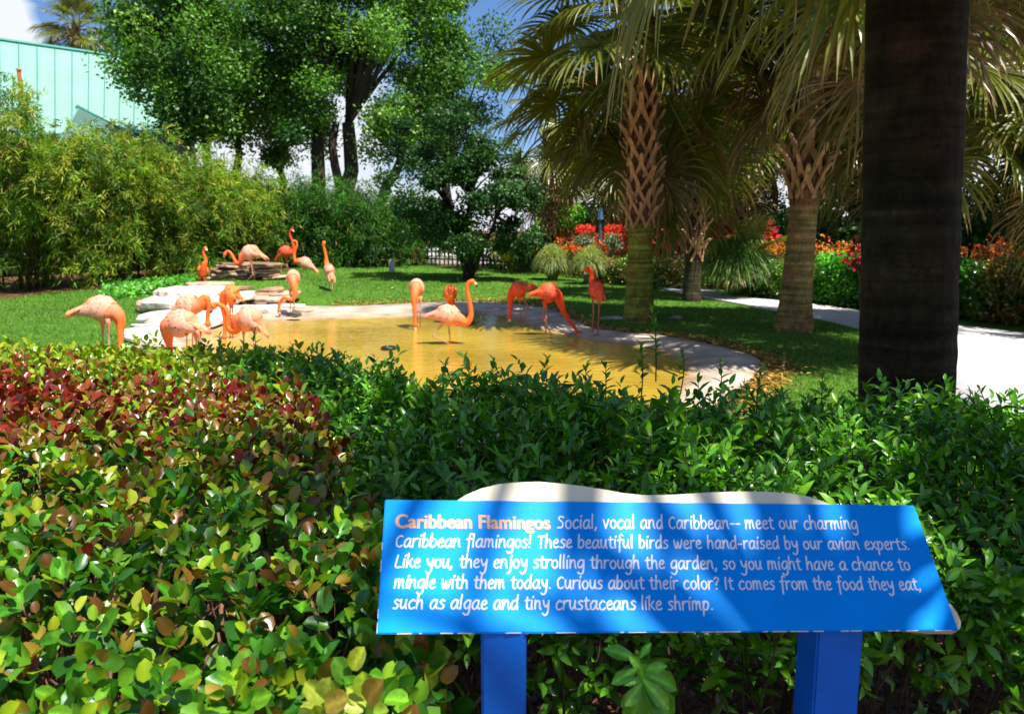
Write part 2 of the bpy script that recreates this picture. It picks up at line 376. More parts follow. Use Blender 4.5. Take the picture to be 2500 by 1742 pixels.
def clump_leaves(centers, crad, per, size, cols, tm=T_DIAM, up=.5, flat=.75, shell=.3, droop=0.0, jit=.22):
    n = len(centers)*per; c = np.repeat(centers, per, axis=0); cr = np.repeat(crad, per)
    d = rdir(n); r = RNG.uniform(shell, 1, n)**.7*(1+.18*RNG.normal(size=n))
    p = c+d*(r*cr)[:, None]*np.array([1, 1, flat])
    nr = unit(d*.6+rdir(n)*.7+np.array([0, 0, up])); ax = unit(rdir(n)+d*.5-np.array([0, 0, droop]))
    base = palette(len(centers), cols, .1); cc = np.repeat(base, per, axis=0)*(1+jit*RNG.normal(size=(n, 1))).clip(.45, 1.9)
    return leaf_arrays(tm, p, ax, nr, size*RNG.uniform(.7, 1.25, n), cc)
def ellipsoid_pts(n, c, r, lo=.35, seed=None):
    d = rdir(n); rad = RNG.uniform(lo, 1, n)**.6
    return np.array(c)+d*rad[:, None]*np.array(r)
def bez(a, b, c, n=8):
    t = np.linspace(0, 1, n)[:, None]; a, b, c = map(lambda v: np.array(v, float), (a, b, c)); return a*(1-t)**2+2*b*t*(1-t)+c*t*t

# ------------------------------------------------------------------ grass blades on the near lawn
n = 170000
yy = 6.2*np.exp(RNG.uniform(0, math.log(27/6.2), n)); xx = RNG.uniform(-.68, .68, n)*yy
ok = (rim_r(xx, yy) > 1.01)
def inside_path(x, y):
    xi = np.interp(y, PI_[::-1, 1], PI_[::-1, 0]); return x > xi-.03
ok &= ~inside_path(xx, yy) & ~((-xx-9.2+(yy-22)*.55) > .3) & ~((rim_r(xx, yy) < 1.1) & (xx > .6) & (RNG.random(n) < .85))
xx, yy = xx[ok], yy[ok]; n = len(xx); p = np.c_[xx, yy, hgt(xx, yy)*np.clip((rim_r(xx, yy)-1)/.12, 0, 1)-.004]
T_GR = (np.array([(-.13, 0, 0), (.13, 0, 0), (.05, 1, .25)], float), np.array([(0, 1, 2)]))
cc = palette(n, [(.06, .19, .012), (.10, .26, .018), (.045, .14, .01), (.16, .28, .04), (.2, .24, .06)], .15)
big = (np.sin(xx*1.1+2)+np.sin(yy*.8+xx*.4))*.12; cc *= (1+big)[:, None]
ax = unit(np.c_[RNG.normal(size=(n, 2))*.45, np.ones(n)])
g = leafobj('lawn_grass', leaf_arrays(T_GR, p, ax, rdir(n), RNG.uniform(.025, .05, n)*(.7+yy/25), cc), M_BLADE)
tag(g, 'short mown green grass blades over the whole lawn', 'grass', kind='stuff')
# ------------------------------------------------------------------ building with green metal roof
M_ROOF = col_mat('mint_metal_roof', .5, .35, .06, 1.2)
bld = empty('pavilion', (-13, 27, 0), 'pavilion with pale mint green standing seam metal roof behind the bamboo', 'building')
def bpart(name, mb, mat=M_ROOF, parent=bld, smooth=False):
    o = mb.build(name, mat, parent, smooth); o.location = -Vector(bld.location) if parent is bld else (0, 0, 0); return o
MINT = (.20, .37, .30); DTEAL = (.02, .16, .13)
rA, rB = vp(-260, 62, 29.5), vp(470, 165, 38.5)          # ridge
eA, eB = vp(-260, 350, 24.5), vp(455, 318, 34.0)          # eave, towards the camera
npan = 17
def lerp(a, b, t): return a+(b-a)*t
nrm = (rB-rA).cross(eA-rA).normalized()
if nrm.z < 0: nrm = -nrm
for i in range(npan):
    t0, t1 = i/npan, (i+1)/npan
    q = [lerp(rA, rB, t0), lerp(rA, rB, t1), lerp(eA, eB, t1), lerp(eA, eB, t0)]
    mb = MB(); g = (q[1]-q[0]).normalized()*.012
    V = [q[0]+g, q[1]-g, q[2]-g, q[3]+g]; V = [tuple(v) for v in V]+[tuple(Vector(v)-nrm*.04) for v in V]
    mb.add(V, [(0, 1, 2, 3), (7, 6, 5, 4), (0, 4, 5, 1), (1, 5, 6, 2), (2, 6, 7, 3), (3, 7, 4, 0)], MINT)
    bpart('roof_panel', mb)
    mb = MB(); a, b = q[0]+nrm*.002, q[3]+nrm*.002
    mb.tube([a, lerp(a, b, .5), b], .026, 4, (.08, .27, .23)); bpart('roof_seam', mb)
mb = MB(); mb.tube([rA+nrm*.02, rB+nrm*.02], .09, 6, (.06, .27, .23)); bpart('ridge_cap', mb)
mb = MB(); mb.tube([eA-nrm*.05, eB-nrm*.05], .13, 4, DTEAL); bpart('eave_fascia', mb)
back = Vector((nrm.x, nrm.y, 0)).normalized()
# second slope behind the ridge, gable end and walls
mb = MB(); bA, bB = rA-back*6-Vector((0, 0, 3)), rB-back*6-Vector((0, 0, 3))
mb.add([tuple(v) for v in (rA, rB, bB, bA)], [(0, 1, 2, 3)], MINT); bpart('back_roof', mb)
mb = MB()
sof = [eA+Vector((0, .3, -.15)), eB+Vector((0, .3, -.15)), eB+Vector((.2, 1.6, -.15)), eA+Vector((.2, 1.6, -.15))]
mb.add([tuple(v) for v in sof]+[tuple(v-Vector((0, 0, .06))) for v in sof], [(0, 1, 2, 3), (7, 6, 5, 4), (0, 4, 5, 1), (1, 5, 6, 2), (2, 6, 7, 3), (3, 7, 4, 0)], (.5, .5, .48)); bpart('soffit', mb, M_PAINT)
mb = MB()
wf = [sof[3]+Vector((0, 0, -.07)), sof[2]+Vector((-.5, 0, -.07))]; wb = [bA, bB]
gr = lambda v: Vector((v.x, v.y, -.1))
for p, q in ((wf[0], wf[1]), (wf[1], bB+Vector((-.5, 0, -.1))), (bB+Vector((-.5, 0, -.1)), bA)):
    mb.add([tuple(p), tuple(q), tuple(gr(q)), tuple(gr(p))], [(0, 1, 2, 3)], (.10, .09, .075))
mb.add([tuple(wf[1]), tuple(bB+Vector((-.5, 0, -.1))), tuple(rB+Vector((-.5, 0, -.15)))], [(0, 1, 2)], (.10, .09, .075))
bpart('wall', mb, M_PAINT)
# lower porch roof
pA, pB, pC, pD = vp(190, 262, 27.0), vp(425, 385, 31.5), vp(400, 420, 29.0), vp(100, 420, 25.5)
n2 = (pB-pA).cross(pD-pA).normalized(); n2 = n2 if n2.z > 0 else -n2
for i in range(6):
    t0, t1 = i/6, (i+1)/6; q = [lerp(pA, pB, t0), lerp(pA, pB, t1), lerp(pD, pC, t1), lerp(pD, pC, t0)]
    mb = MB(); g = (q[1]-q[0]).normalized()*.015; V = [tuple(v) for v in (q[0]+g, q[1]-g, q[2]-g, q[3]+g)]
    V += [tuple(Vector(v)-n2*.05) for v in V]; mb.add(V, [(0, 1, 2, 3), (7, 6, 5, 4), (0, 4, 5, 1), (1, 5, 6, 2), (2, 6, 7, 3), (3, 7, 4, 0)], MINT); bpart('porch_panel', mb)
mb = MB(); mb.tube([pA+n2*.03, pB+n2*.03], .09, 4, (.04, .24, .20)); bpart('porch_ridge', mb)
mb = MB(); vb = vp(49, 205, 28.6); vt = vp(46, 172, 28.6); mb.tube([vb-Vector((0, 0, .3)), vb, vt], [.07, .07, .07], 8, (.55, .18, .07)); mb.tube([vt, vt+Vector((0, 0, .05))], [.1, .1], 8, (.6, .25, .1)); bpart('vent_pipe', mb, M_PAINT)

# ------------------------------------------------------------------ broadleaf trees
def trunk_tubes(mb, paths, col=(.07, .05, .035)):
    for pts, r0, r1 in paths:
        n = len(pts); rr = np.linspace(r0, r1, n); rr[0] *= 1.25
        mb.tube(pts, rr, 9, col)
def wob(a, b, n=7, k=.12):
    a, b = np.array(a, float), np.array(b, float); t = np.linspace(0, 1, n)[:, None]
    P = a+(b-a)*t; P[1:-1] += RNG.normal(size=(n-2, 3))*k*np.linalg.norm(b-a)/n; return P
OAK = [(.05, .13, .014), (.075, .175, .022), (.10, .24, .022), (.028, .10, .012), (.15, .29, .03)]
def tree(name, base, label, stems, crown, nclump, per, size, cols=OAK, cr=(.55, 1.15), r0=.25, cat_='tree', group=None, mat=None, tm=T_OVAL2, lo=.35, holes=(), barkc=(.06, .045, .033), extra=None, flat=.75):
    root = empty(name, base, label, cat_, group)
    mb = MB(); tips = []
    for st in stems:
        top, rs = st[:2]; ox = st[2] if len(st) > 2 else 0
        P = wob((ox, 0, -.15), np.array(top)-base, 8, .16); trunk_tubes(mb, [(P, rs, rs*.6)], barkc); tips.append(P[-1])
    cen = []
    for (c, r, k) in crown:
        cc = ellipsoid_pts(k, np.array(c)-base, r, lo); cen.append(cc)
    cen = np.concatenate(cen)
    for (hc, hr) in holes:
        cen = cen[np.linalg.norm((cen-(np.array(hc)-base))[:, ::2], axis=1) > hr]
    if tips:
        for c in cen[::2]:
            t = min(tips, key=lambda q: np.linalg.norm(q-c)); m_ = (t+c)/2+np.array([0, 0, .3]); mb.tube(bez(t, m_, c, 6), np.linspace(r0*.28, .015, 6), 5, barkc)
        mb.build('trunk', M_BARK, root, True)
    crad = RNG.uniform(cr[0], cr[1], len(cen))
    leafobj('crown', clump_leaves(cen, crad, per, size, cols, tm, up=.6, flat=flat), mat or M_TREE, root)
    return root
def at(px, py, Y): return np.array(vp(px, py, Y))
B = lambda px, Y, z=None: np.array([(px-CXP)/F*Y, Y, 0.0 if z is None else z])
tree('oak_tree', B(478, 29.5), 'oak with a short curved trunk, leftmost of the trunks above the bamboo', [(at(480, 420, 29.5), .26), (at(500, 330, 29.3), .22)],
     [(at(460, 120, 29.5), (2.3, 1.9, 2.7), 50), (at(400, 25, 29.5), (1.9, 1.6, 1.1), 15), (at(465, 260, 28.5), (1.0, .7, 1.2), 14)], 0, 430, .15, group='oaks behind the bamboo')
tree('oak_tree', B(592, 33), 'oak with a slim straight trunk, second trunk from the left above the bamboo', [(at(578, 330, 33), .22)],
     [(at(600, 120, 33), (2.3, 2.3, 3.7), 52), (at(560, 300, 33), (1.1, 1.1, .4), 5)], 0, 430, .15, group='oaks behind the bamboo')
tree('oak_tree', B(697, 34.5), 'oak with a slim dark trunk, third trunk from the left above the bamboo', [(at(690, 360, 34.5), .2)],
     [(at(730, 150, 34.5), (2.2, 2.2, 3.7), 48), (at(690, 390, 34.5), (.7, .9, .4), 4)], 0, 430, .15, group='oaks behind the bamboo')
tree('oak_tree', B(815, 32), 'large spreading oak with several thick dark trunks, tallest over the lawn', [(at(768, 280, 32), .36, -.65), (at(850, 300, 32.3), .40, .45), (at(985, 375, 31.5), .28, .75), (at(820, 300, 32), .24, .1)],
     [(at(790, 90, 32), (2.9, 2.5, 3.4), 58), (at(960, 110, 32), (2.7, 2.5, 3.6), 58), (at(960, 330, 31), (1.6, 1.2, .7), 10), (at(750, 310, 31), (1.0, 1.2, .7), 6)], 0, 430, .15, r0=.5, group='oaks behind the bamboo',
     holes=[(at(890, 200, 32), .75), (at(770, 180, 31.5), .5), (at(1010, 150, 32), .5), (at(830, 60, 32), .5), (at(950, 40, 32), .45)])
tree('oak_tree', B(1090, 35), 'oak crown filling the gap left of the palm fronds, trunk hidden by the small tree', [(at(1090, 420, 35), .3)],
     [(at(1090, 150, 35), (2.8, 2.4, 4.1), 50)], 0, 500, .15, group='oaks behind the bamboo', holes=[(at(1140, 40, 35), .9), (at(1060, 130, 35), .6), (at(1150, 330, 35), .7)])
sb = np.array(gp(1145, 683))
tree('small_tree', sb, 'small dense dark tree with forked low trunk standing on the far lawn edge', [(at(1105, 520, sb[1]), .11), (at(1150, 480, sb[1]), .12), (at(1210, 530, sb[1]), .08)],
     [(at(1110, 460, sb[1]), (2.4, 1.9, 1.5), 52), (at(1090, 350, sb[1]), (1.5, 1.3, 1.1), 20), (at(1190, 590, sb[1]), (1.6, 1.2, .45), 14)], 0, 330, .11,
     cols=[(.016, .06, .010), (.028, .085, .014), (.045, .12, .025)], cr=(.25, .52), r0=.12, barkc=(.03, .022, .016))
tree('bright_bush', B(1395, 31), 'bright yellow green bush beyond the red fence, beside the small dark tree', [(at(1395, 590, 31), .08)],
     [(at(1395, 580, 31), (1.5, 1, 1.1), 32)], 0, 420, .16, cols=[(.12, .34, .02), (.18, .42, .03), (.08, .25, .015)], cat_='bush', cr=(.35, .6))
tree('pale_tree', B(1365, 38), 'pale grey green feathery tree behind the bright bush', [(at(1370, 480, 38), .15)],
     [(at(1370, 430, 38), (1.9, 1.5, 2.4), 34)], 0, 420, .13, cols=[(.12, .20, .06), (.16, .24, .08)], cr=(.4, .9))
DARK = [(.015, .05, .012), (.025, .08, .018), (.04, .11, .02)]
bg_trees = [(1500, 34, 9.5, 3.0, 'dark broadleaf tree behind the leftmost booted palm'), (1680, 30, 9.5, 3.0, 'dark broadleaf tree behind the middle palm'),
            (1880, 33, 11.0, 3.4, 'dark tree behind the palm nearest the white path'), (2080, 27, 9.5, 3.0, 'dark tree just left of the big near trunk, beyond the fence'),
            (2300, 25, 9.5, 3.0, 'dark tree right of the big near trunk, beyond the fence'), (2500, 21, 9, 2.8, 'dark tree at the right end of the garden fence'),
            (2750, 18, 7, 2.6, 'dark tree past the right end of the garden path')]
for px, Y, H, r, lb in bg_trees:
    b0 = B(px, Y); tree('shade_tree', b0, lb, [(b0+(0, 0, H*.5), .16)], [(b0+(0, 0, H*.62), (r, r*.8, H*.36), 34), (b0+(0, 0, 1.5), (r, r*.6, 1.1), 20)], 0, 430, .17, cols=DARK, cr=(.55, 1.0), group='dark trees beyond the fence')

# ------------------------------------------------------------------ bamboo
BAM = [(.10, .20, .012), (.18, .28, .018), (.06, .14, .01), (.28, .31, .025), (.14, .25, .015)]
def bamboo(base, H, rad, label, nl, cols=BAM, dark=1.0, lean=(0.3, -.5)):
    px_seed = base[0]
    root = empty('bamboo_clump', base, label, 'bamboo', 'bamboo clumps along the left of the lawn')
    mb = MB(); sprays = []
    nc = 34
    for i in range(nc):
        a = RNG.uniform(0, 2*np.pi); r = rad*.45*math.sqrt(RNG.random()); b = np.array([r*math.cos(a), r*math.sin(a), -.05])
        out = np.array([math.cos(a), math.sin(a), 0])*rad*RNG.uniform(.4, 1.0)+np.array([lean[0], lean[1], 0])*RNG.uniform(0, 1)
        h = H*RNG.uniform(.7, 1.03)
        P = bez(b, b+out*.15+(0, 0, h*1.05), b+out*1.15+(0, 0, h*.82), 12)
        mb.tube(P, np.linspace(.024, .005, 12), 5, (.06, .07, .02) if RNG.random() < .7 else (.12, .08, .03))
        for k in range(4, 12):
            for _ in range(3): sprays.append(P[k]+RNG.normal(size=3)*.18)
        for k in range(0):
            z = RNG.uniform(.16, .92)*h; sprays.append(np.array([out[0]*RNG.uniform(.4, 1.1), out[1]*RNG.uniform(.4, 1.1)-RNG.uniform(0, .75)*rad, z])+RNG.normal(size=3)*.2)
    mb.build('canes', M_BARK, root, True)
    for k in range(30):                                                      # drooping plumes reaching out of the clump
        a = RNG.uniform(-2.9, .2); q = RNG.uniform(.55, 1.2)*rad; z = H*(1.02-.86*RNG.random()**1.1); q *= 1-.5*max(0, z/H-.7)
        c = np.array([q*math.cos(a)+lean[0]*.6, q*math.sin(a)+lean[1]*.5, z]); dp = unit(np.array([math.cos(a), math.sin(a), -.75]))
        for _ in range(22): sprays.append(c+dp*RNG.normal()*.42+RNG.normal(size=3)*.17)
    S_ = np.array(sprays); k = max(1, int(nl*1.35)//len(S_)); n = len(S_)*k
    sp = np.repeat(S_, k, axis=0); dirn = np.repeat(unit(rdir(len(S_))+np.array([0, -.35, -.15])), k, axis=0)
    t = RNG.random(n)
    pos = sp+dirn*(t*.55)[:, None]+np.array([0, 0, -1])*(t*t*.22)[:, None]+RNG.normal(size=(n, 3))*.045
    ax = unit(dirn*.8+rdir(n)*.8+np.array([0, 0, -.35])); pl_ = np.sin(S_[:, 0]*3.1+S_[:, 2]*2.3+px_seed)*.5+.5; base_c = np.repeat(palette(len(S_), cols, .15)*(.65+.65*pl_)[:, None], k, axis=0)  # spray colours waver in patches, standing in for lit and shaded plumes
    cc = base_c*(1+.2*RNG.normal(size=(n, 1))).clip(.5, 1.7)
    dry = RNG.random(n) < .035; cc[dry] = (.42, .22, .06)
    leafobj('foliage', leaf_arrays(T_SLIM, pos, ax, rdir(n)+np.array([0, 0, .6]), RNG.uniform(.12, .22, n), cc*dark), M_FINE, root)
    return root
for (px, Y, H, rad, lb, nl) in [
    (-230, 19.5, 5.0, 2.0, 'tall feathery bamboo clump, half out of the left edge', 24000),
    (60, 21.0, 4.5, 1.9, 'tall feathery bamboo clump in front of the mint green roof', 30000),
    (270, 22.5, 3.6, 1.7, 'golden green bamboo clump below the porch roof corner', 28000),
    (430, 24.0, 3.3, 1.5, 'golden bamboo clump arching toward the stacked rocks', 26000),
    (560, 26.5, 3.2, 1.3, 'shorter green bamboo clump behind the walking flamingo on the mound', 20000)]:
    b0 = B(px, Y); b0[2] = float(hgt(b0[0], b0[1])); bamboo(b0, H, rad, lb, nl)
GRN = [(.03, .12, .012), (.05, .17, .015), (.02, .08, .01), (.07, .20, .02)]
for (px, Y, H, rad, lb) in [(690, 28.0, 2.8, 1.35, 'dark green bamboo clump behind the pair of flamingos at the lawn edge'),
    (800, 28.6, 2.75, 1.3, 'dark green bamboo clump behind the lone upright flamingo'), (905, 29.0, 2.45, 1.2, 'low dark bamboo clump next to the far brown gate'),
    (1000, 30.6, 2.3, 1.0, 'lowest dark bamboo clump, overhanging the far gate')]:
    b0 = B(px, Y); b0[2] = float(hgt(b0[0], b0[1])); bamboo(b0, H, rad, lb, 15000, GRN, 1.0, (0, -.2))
for px, Y, lb in ((-60, 26, 'added dark shrub blocking light behind the leftmost bamboo'), (180, 27, 'added dark shrub blocking light behind the bamboo below the roof'), (380, 28.5, 'added dark shrub blocking light behind the golden bamboo'), (560, 30, 'added dark shrub blocking light behind the shorter bamboo clump'), (740, 31.2, 'added dark shrub blocking light behind the far dark bamboo')):
    b0 = B(px, Y); tree('added_shade_shrub', b0, lb, [(b0+(0, 0, 1.2), .06)], [(b0+(0, 0, 1.35), (2.3, .9, 1.4), 32)], 0, 170, .22, cols=[(.02, .06, .012), (.03, .08, .015)], cat_='shrub', cr=(.5, .8), group='added shrubs blocking light behind the bamboo')  # added row of dark foliage, keeps light from showing through the bamboo
# creeping ground cover at the foot of the bamboo
n = 2600; px = RNG.uniform(250, 480, n); py = 722-(px-250)*.13+RNG.normal(size=n)*7
P = np.array([gp(a, b) for a, b in zip(px, py)]); P[:, 2] += RNG.uniform(.02, .16, n)
tag(leafobj('ground_cover', leaf_arrays(T_OVAL2, P, rdir(n)+(0, 0, .3), np.array([0, -.3, 1.])+rdir(n)*.5, RNG.uniform(.08, .14, n), palette(n, [(.09, .32, .02), (.13, .4, .03), (.05, .2, .015)])), M_LEAF),
    'bright low creeping ground cover at the foot of the bamboo', 'ground cover')

# ------------------------------------------------------------------ palms
def frond_mesh(name, elev, seed, dead=0.0, nseg=44, pet=1.15, Lb=.95, wide=.05):
    rg = np.random.default_rng(seed); el = R_(elev)
    V = []; T = []; Cc = []; n = 0
    # petiole in the xz plane, sagging
    e0 = np.array([math.cos(el), 0, math.sin(el)]); sag = .28*(math.cos(el)+.15)*pet
    P = [e0*pet*t-np.array([0, 0, sag*t*t]) for t in np.linspace(0, 1, 7)]
    e = unit(P[-1]-P[-2]); l = np.array([0, 1, 0.]); nn = np.cross(e, l); nn = -nn if nn[2] < 0 and elev > -30 else nn
    if elev <= -30 and nn[0] < 0: nn = -nn
    mb = MB(); gc = np.array((.12, .20, .03)) if not dead else np.array((.22, .13, .06))
    mb.tube(P, np.linspace(.028, .014, 7), 5, gc, flat=1.5); 
    for i in range(nseg):
        a = -R_(152)+R_(304)*i/(nseg-1)+rg.normal()*.02
        d = e*math.cos(a)+l*math.sin(a)
        Lg = Lb*(1.08-.38*abs(a)/R_(150))*rg.uniform(.9, 1.08); hub = P[-1]+e*.05*math.cos(a)
        d = unit(d+nn*(.28*(1-math.cos(a))*.3+.10)); pts = []
        droop = rg.uniform(.55, 1.0)*(1.3 if dead else 1.15)
        p = hub.copy(); dd = d.copy(); ns = 7
        for s in range(ns+1):
            pts.append(p.copy()); f = s/ns
            dd = unit(dd+np.array([0, 0, -1])*(.03+droop*.75*max(0, f-.25)**1.2)+rg.normal(size=3)*.02*(1+2*dead)); p = p+dd*Lg/ns
        pts = np.array(pts); Tn = unit(np.gradient(pts, axis=0))
        side = unit(np.cross(nn+rg.normal(size=3)*.15, Tn)); wprof = np.interp(np.linspace(0, 1, ns+1), [0, .25, .5, .8, 1], [.35, .9, 1, .55, .06])*wide*(.7 if dead else 1)
        up_ = np.cross(Tn, side)
        L_ = pts-side*wprof[:, None]/2+up_*wprof[:, None]*.22; R2 = pts+side*wprof[:, None]/2+up_*wprof[:, None]*.22
        v = np.concatenate([L_, pts, R2]); m_ = ns+1
        t = []
        for s in range(ns):
            for o1, o2 in ((0, m_), (m_, 2*m_)): t.append((o1+s, o2+s, o2+s+1, o1+s+1))
        if dead: c = np.array((.125, .075, .03))*rg.uniform(.5, 1.5)
        else: c = np.array((.125, .145, .010))*rg.uniform(.75, 1.3)
        tipc = np.array((.34, .22, .08)) if dead or rg.random() < .5 else c*1.15
        f = np.clip((np.tile(np.arange(m_), 3)/ns-.62)/.38, 0, 1)[:, None]
        mb.add(v, t, c*(1-f)+tipc*f)
    return mb.mesh(name, M_PALM)
ELS = [72, 48, 22, -2, -28, -52, -72]
FR = {(e, k): frond_mesh('frond', e, 400+e*3+k) for e in ELS for k in (0, 1)}
FD = {(e, k): frond_mesh('frond', e, 900+e*3+k, dead=1.0, nseg=34) for e in (-52, -72) for k in (0, 1)}
def boot_mesh(k):
    rg = np.random.default_rng(50+k); mb = MB()
    c = np.array((.36, .20, .10))*rg.uniform(.75, 1.25)
    def strap(pts, w, th, tipc):
        P = np.array(pts, float); n = len(P); Tn = unit(np.gradient(P, axis=0)); side = np.array([0, 1, 0.]); nrm = unit(np.cross(Tn, side)); side = unit(np.cross(nrm, Tn))
        V = []; 
        for i in range(n): V += [P[i]-side[i]*w[i]/2-nrm[i]*th/2, P[i]+side[i]*w[i]/2-nrm[i]*th/2, P[i]+side[i]*w[i]/2*.8+nrm[i]*th/2, P[i]-side[i]*w[i]/2*.8+nrm[i]*th/2]
        Fs = []
        for i in range(n-1):
            for j in range(4): Fs.append((i*4+j, i*4+(j+1) % 4, (i+1)*4+(j+1) % 4, (i+1)*4+j))
        Fs += [(3, 2, 1, 0), tuple((n-1)*4+j for j in range(4))]
        cc = np.repeat(np.linspace(0, 1, n)[:, None], 4, axis=0)*(tipc-c)+c
        mb.add(V, Fs, cc)
    o = rg.uniform(.10, .17); t = np.array((.45, .30, .17))
    strap([(0, -.14, 0), (.01, -.09, .1), (.03, -.03, .22), (.06, 0, .30)], [.05, .06, .07, .06], .025, c)
    strap([(0, .14, 0), (.01, .09, .1), (.03, .03, .22), (.06, 0, .30)], [.05, .06, .07, .06], .025, c)
    strap([(.045, 0, .24), (.08, 0, .34), (.06+o*.7, rg.normal()*.01, .43), (.06+o, 0, .50+rg.uniform(-.04, .03))], [.095, .08, .065, .05], .03, t)
    return mb.mesh('leaf_base', M_BOOT)
BOOTS = [boot_mesh(k) for k in range(6)]
def palm(base, label, top, r_base, r_top, boots, crown, nfr, seed, scale=1.0, trunk_c=(.15, .14, .035), lo_el=-75, dead=.15, low_dead=True, azs=None, booted_all=False, lean=(0, 0), clear=-99, bscale=1.0, group='cabbage palms on the lawn'):
    rg = np.random.default_rng(seed); base = np.array(base, float); root = empty('cabbage_palm', base, label, 'palm tree', group)
    top = np.array(top, float)-base; mb = MB(); n = 150
    t = np.linspace(0, 1, n)**1.25; P = np.outer(t, top)+np.c_[np.sin(t*2.2)*lean[0], np.sin(t*2.2)*lean[1], 0*t]; P[0, 2] -= .1
    H = top[2]; z = t*H
    rad = r_top+(r_base-r_top)*np.exp(-z/.5)*.9+(r_base-r_top)*.1*(1-t)
    rad = rad*(1+.016*np.abs(np.sin(z*21+.6*np.sin(z*5)))+.010*np.convolve(rg.normal(size=n+4), np.ones(5)/2.2, 'valid'))
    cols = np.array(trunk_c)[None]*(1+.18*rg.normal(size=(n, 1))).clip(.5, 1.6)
    bm_ = (z > boots[0]) & (z < boots[1]); cols[bm_] = (.10, .06, .035); rad = np.where(bm_, rad*1.06, rad)
    mb.tube(P, rad, 22, cols=cols); mb.build('trunk', M_TRUNK, root, True)
    zz = boots[0]; row = 0
    while zz < boots[1]:
        c = np.array([np.interp(zz, z, P[:, k]) for k in range(3)]); rr = np.interp(zz, z, rad); m_ = 5 if rr < .21 else 7
        for k in range(m_):
            a = 2*np.pi*(k+.5*(row % 2))/m_+rg.normal()*.10
            if rg.random() < .07: continue
            o = mk('leaf_base', BOOTS[rg.integers(6)], root, (c[0]+rr*.96*math.cos(a), c[1]+rr*.96*math.sin(a), c[2]-.1)); o.rotation_euler = (0, rg.normal()*.06, a); s = rr/.19*rg.uniform(.86, 1.1)*bscale; o.scale = (s, s*rg.uniform(.85, 1.1), s*rg.uniform(.8, 1.2))
        zz += .165*rr/.19*1.1; row += 1
    for i in range(nfr):
        f = (i+.5)/nfr; el = 78-(78-lo_el)*f**.85
        az = i*2.39996+rg.normal()*.15 if azs is None else azs[i]
        if el < clear and (math.sin(az) < -.25 or (el < clear-40 and abs(math.sin(az)) < .6 and math.cos(az) > 0)): continue
        isd = el < -35 and rg.random() < dead*3
        bank = FD if isd else FR
        ek = min({k[0] for k in bank}, key=lambda e: abs(e-el))
        cz = crown[0]+(crown[1]-crown[0])*(1-f); cc = np.array([np.interp(cz, z, P[:, k]) for k in range(3)])
        o = mk('frond', bank[(ek, int(rg.integers(2)))], root, (cc[0]+.12*math.cos(az), cc[1]+.12*math.sin(az), cz))
        o.rotation_euler = (rg.normal()*.12, R_((ek-el)*.7)+rg.normal()*.05, az); s = scale*rg.uniform(.88, 1.12); o.scale = (s, s, s)
    return root
m, n, b, o = newmat('palm_trunk'); c = attr_col(n, .35, 7)
t_ = n.nodes.new('ShaderNodeTexCoord'); mm_ = n.nodes.new('ShaderNodeMapping'); mm_.inputs['Scale'].default_value = (2.2, 2.2, 30); n.links.new(t_.outputs['Object'], mm_.inputs[0])
q = n.nodes.new('ShaderNodeTexNoise'); q.inputs['Scale'].default_value = 1.0; q.inputs['Detail'].default_value = 5; n.links.new(mm_.outputs[0], q.inputs[0])
mr = n.nodes.new('ShaderNodeMapRange'); mr.inputs[1].default_value = .35; mr.inputs[2].default_value = .65; mr.inputs[3].default_value = .7; mr.inputs[4].default_value = 1.25; n.links.new(q.outputs[0], mr.inputs[0])
q3 = n.nodes.new('ShaderNodeTexNoise'); q3.inputs['Scale'].default_value = 2.4; q3.inputs['Detail'].default_value = 5; n.links.new(t_.outputs['Object'], q3.inputs[0])
lic = n.nodes.new('ShaderNodeMapRange'); lic.inputs[1].default_value = .5; lic.inputs[2].default_value = .66; n.links.new(q3.outputs[0], lic.inputs[0])
mx2 = n.nodes.new('ShaderNodeMix'); mx2.data_type = 'RGBA'; n.links.new(lic.outputs[0], mx2.inputs[0]); n.links.new(c, mx2.inputs[6]); vb_ = n.nodes.new('ShaderNodeVectorMath'); vb_.operation = 'MULTIPLY'; n.links.new(c, vb_.inputs[0]); vb_.inputs[1].default_value = (1.25, .75, 1.0); n.links.new(vb_.outputs[0], mx2.inputs[7])
vv = n.nodes.new('ShaderNodeVectorMath'); vv.operation = 'SCALE'; n.links.new(mx2.outputs[2], vv.inputs[0]); n.links.new(mr.outputs[0], vv.inputs['Scale'])
n.links.new(vv.outputs[0], b.inputs['Base Color']); b.inputs['Roughness'].default_value = .85; b.inputs['Specular IOR Level'].default_value = .12
u = n.nodes.new('ShaderNodeBump'); u.inputs['Strength'].default_value = .9; u.inputs['Distance'].default_value = .02; q5 = n.nodes.new('ShaderNodeTexNoise'); q5.inputs['Scale'].default_value = 16; q5.inputs['Detail'].default_value = 9; q5.inputs['Roughness'].default_value = .75; mp5 = n.nodes.new('ShaderNodeMapping'); mp5.inputs['Scale'].default_value = (1.8, 1.8, 1.0); n.links.new(t_.outputs['Object'], mp5.inputs[0]); n.links.new(mp5.outputs[0], q5.inputs[0])
m5 = n.nodes.new('ShaderNodeMapRange'); m5.inputs[1].default_value = .35; m5.inputs[2].default_value = .62; n.links.new(q5.outputs[0], m5.inputs[0])
ad5 = n.nodes.new('ShaderNodeMath'); ad5.operation = 'MULTIPLY_ADD'; n.links.new(m5.outputs[0], ad5.inputs[0]); ad5.inputs[1].default_value = .5; n.links.new(q.outputs[0], ad5.inputs[2])
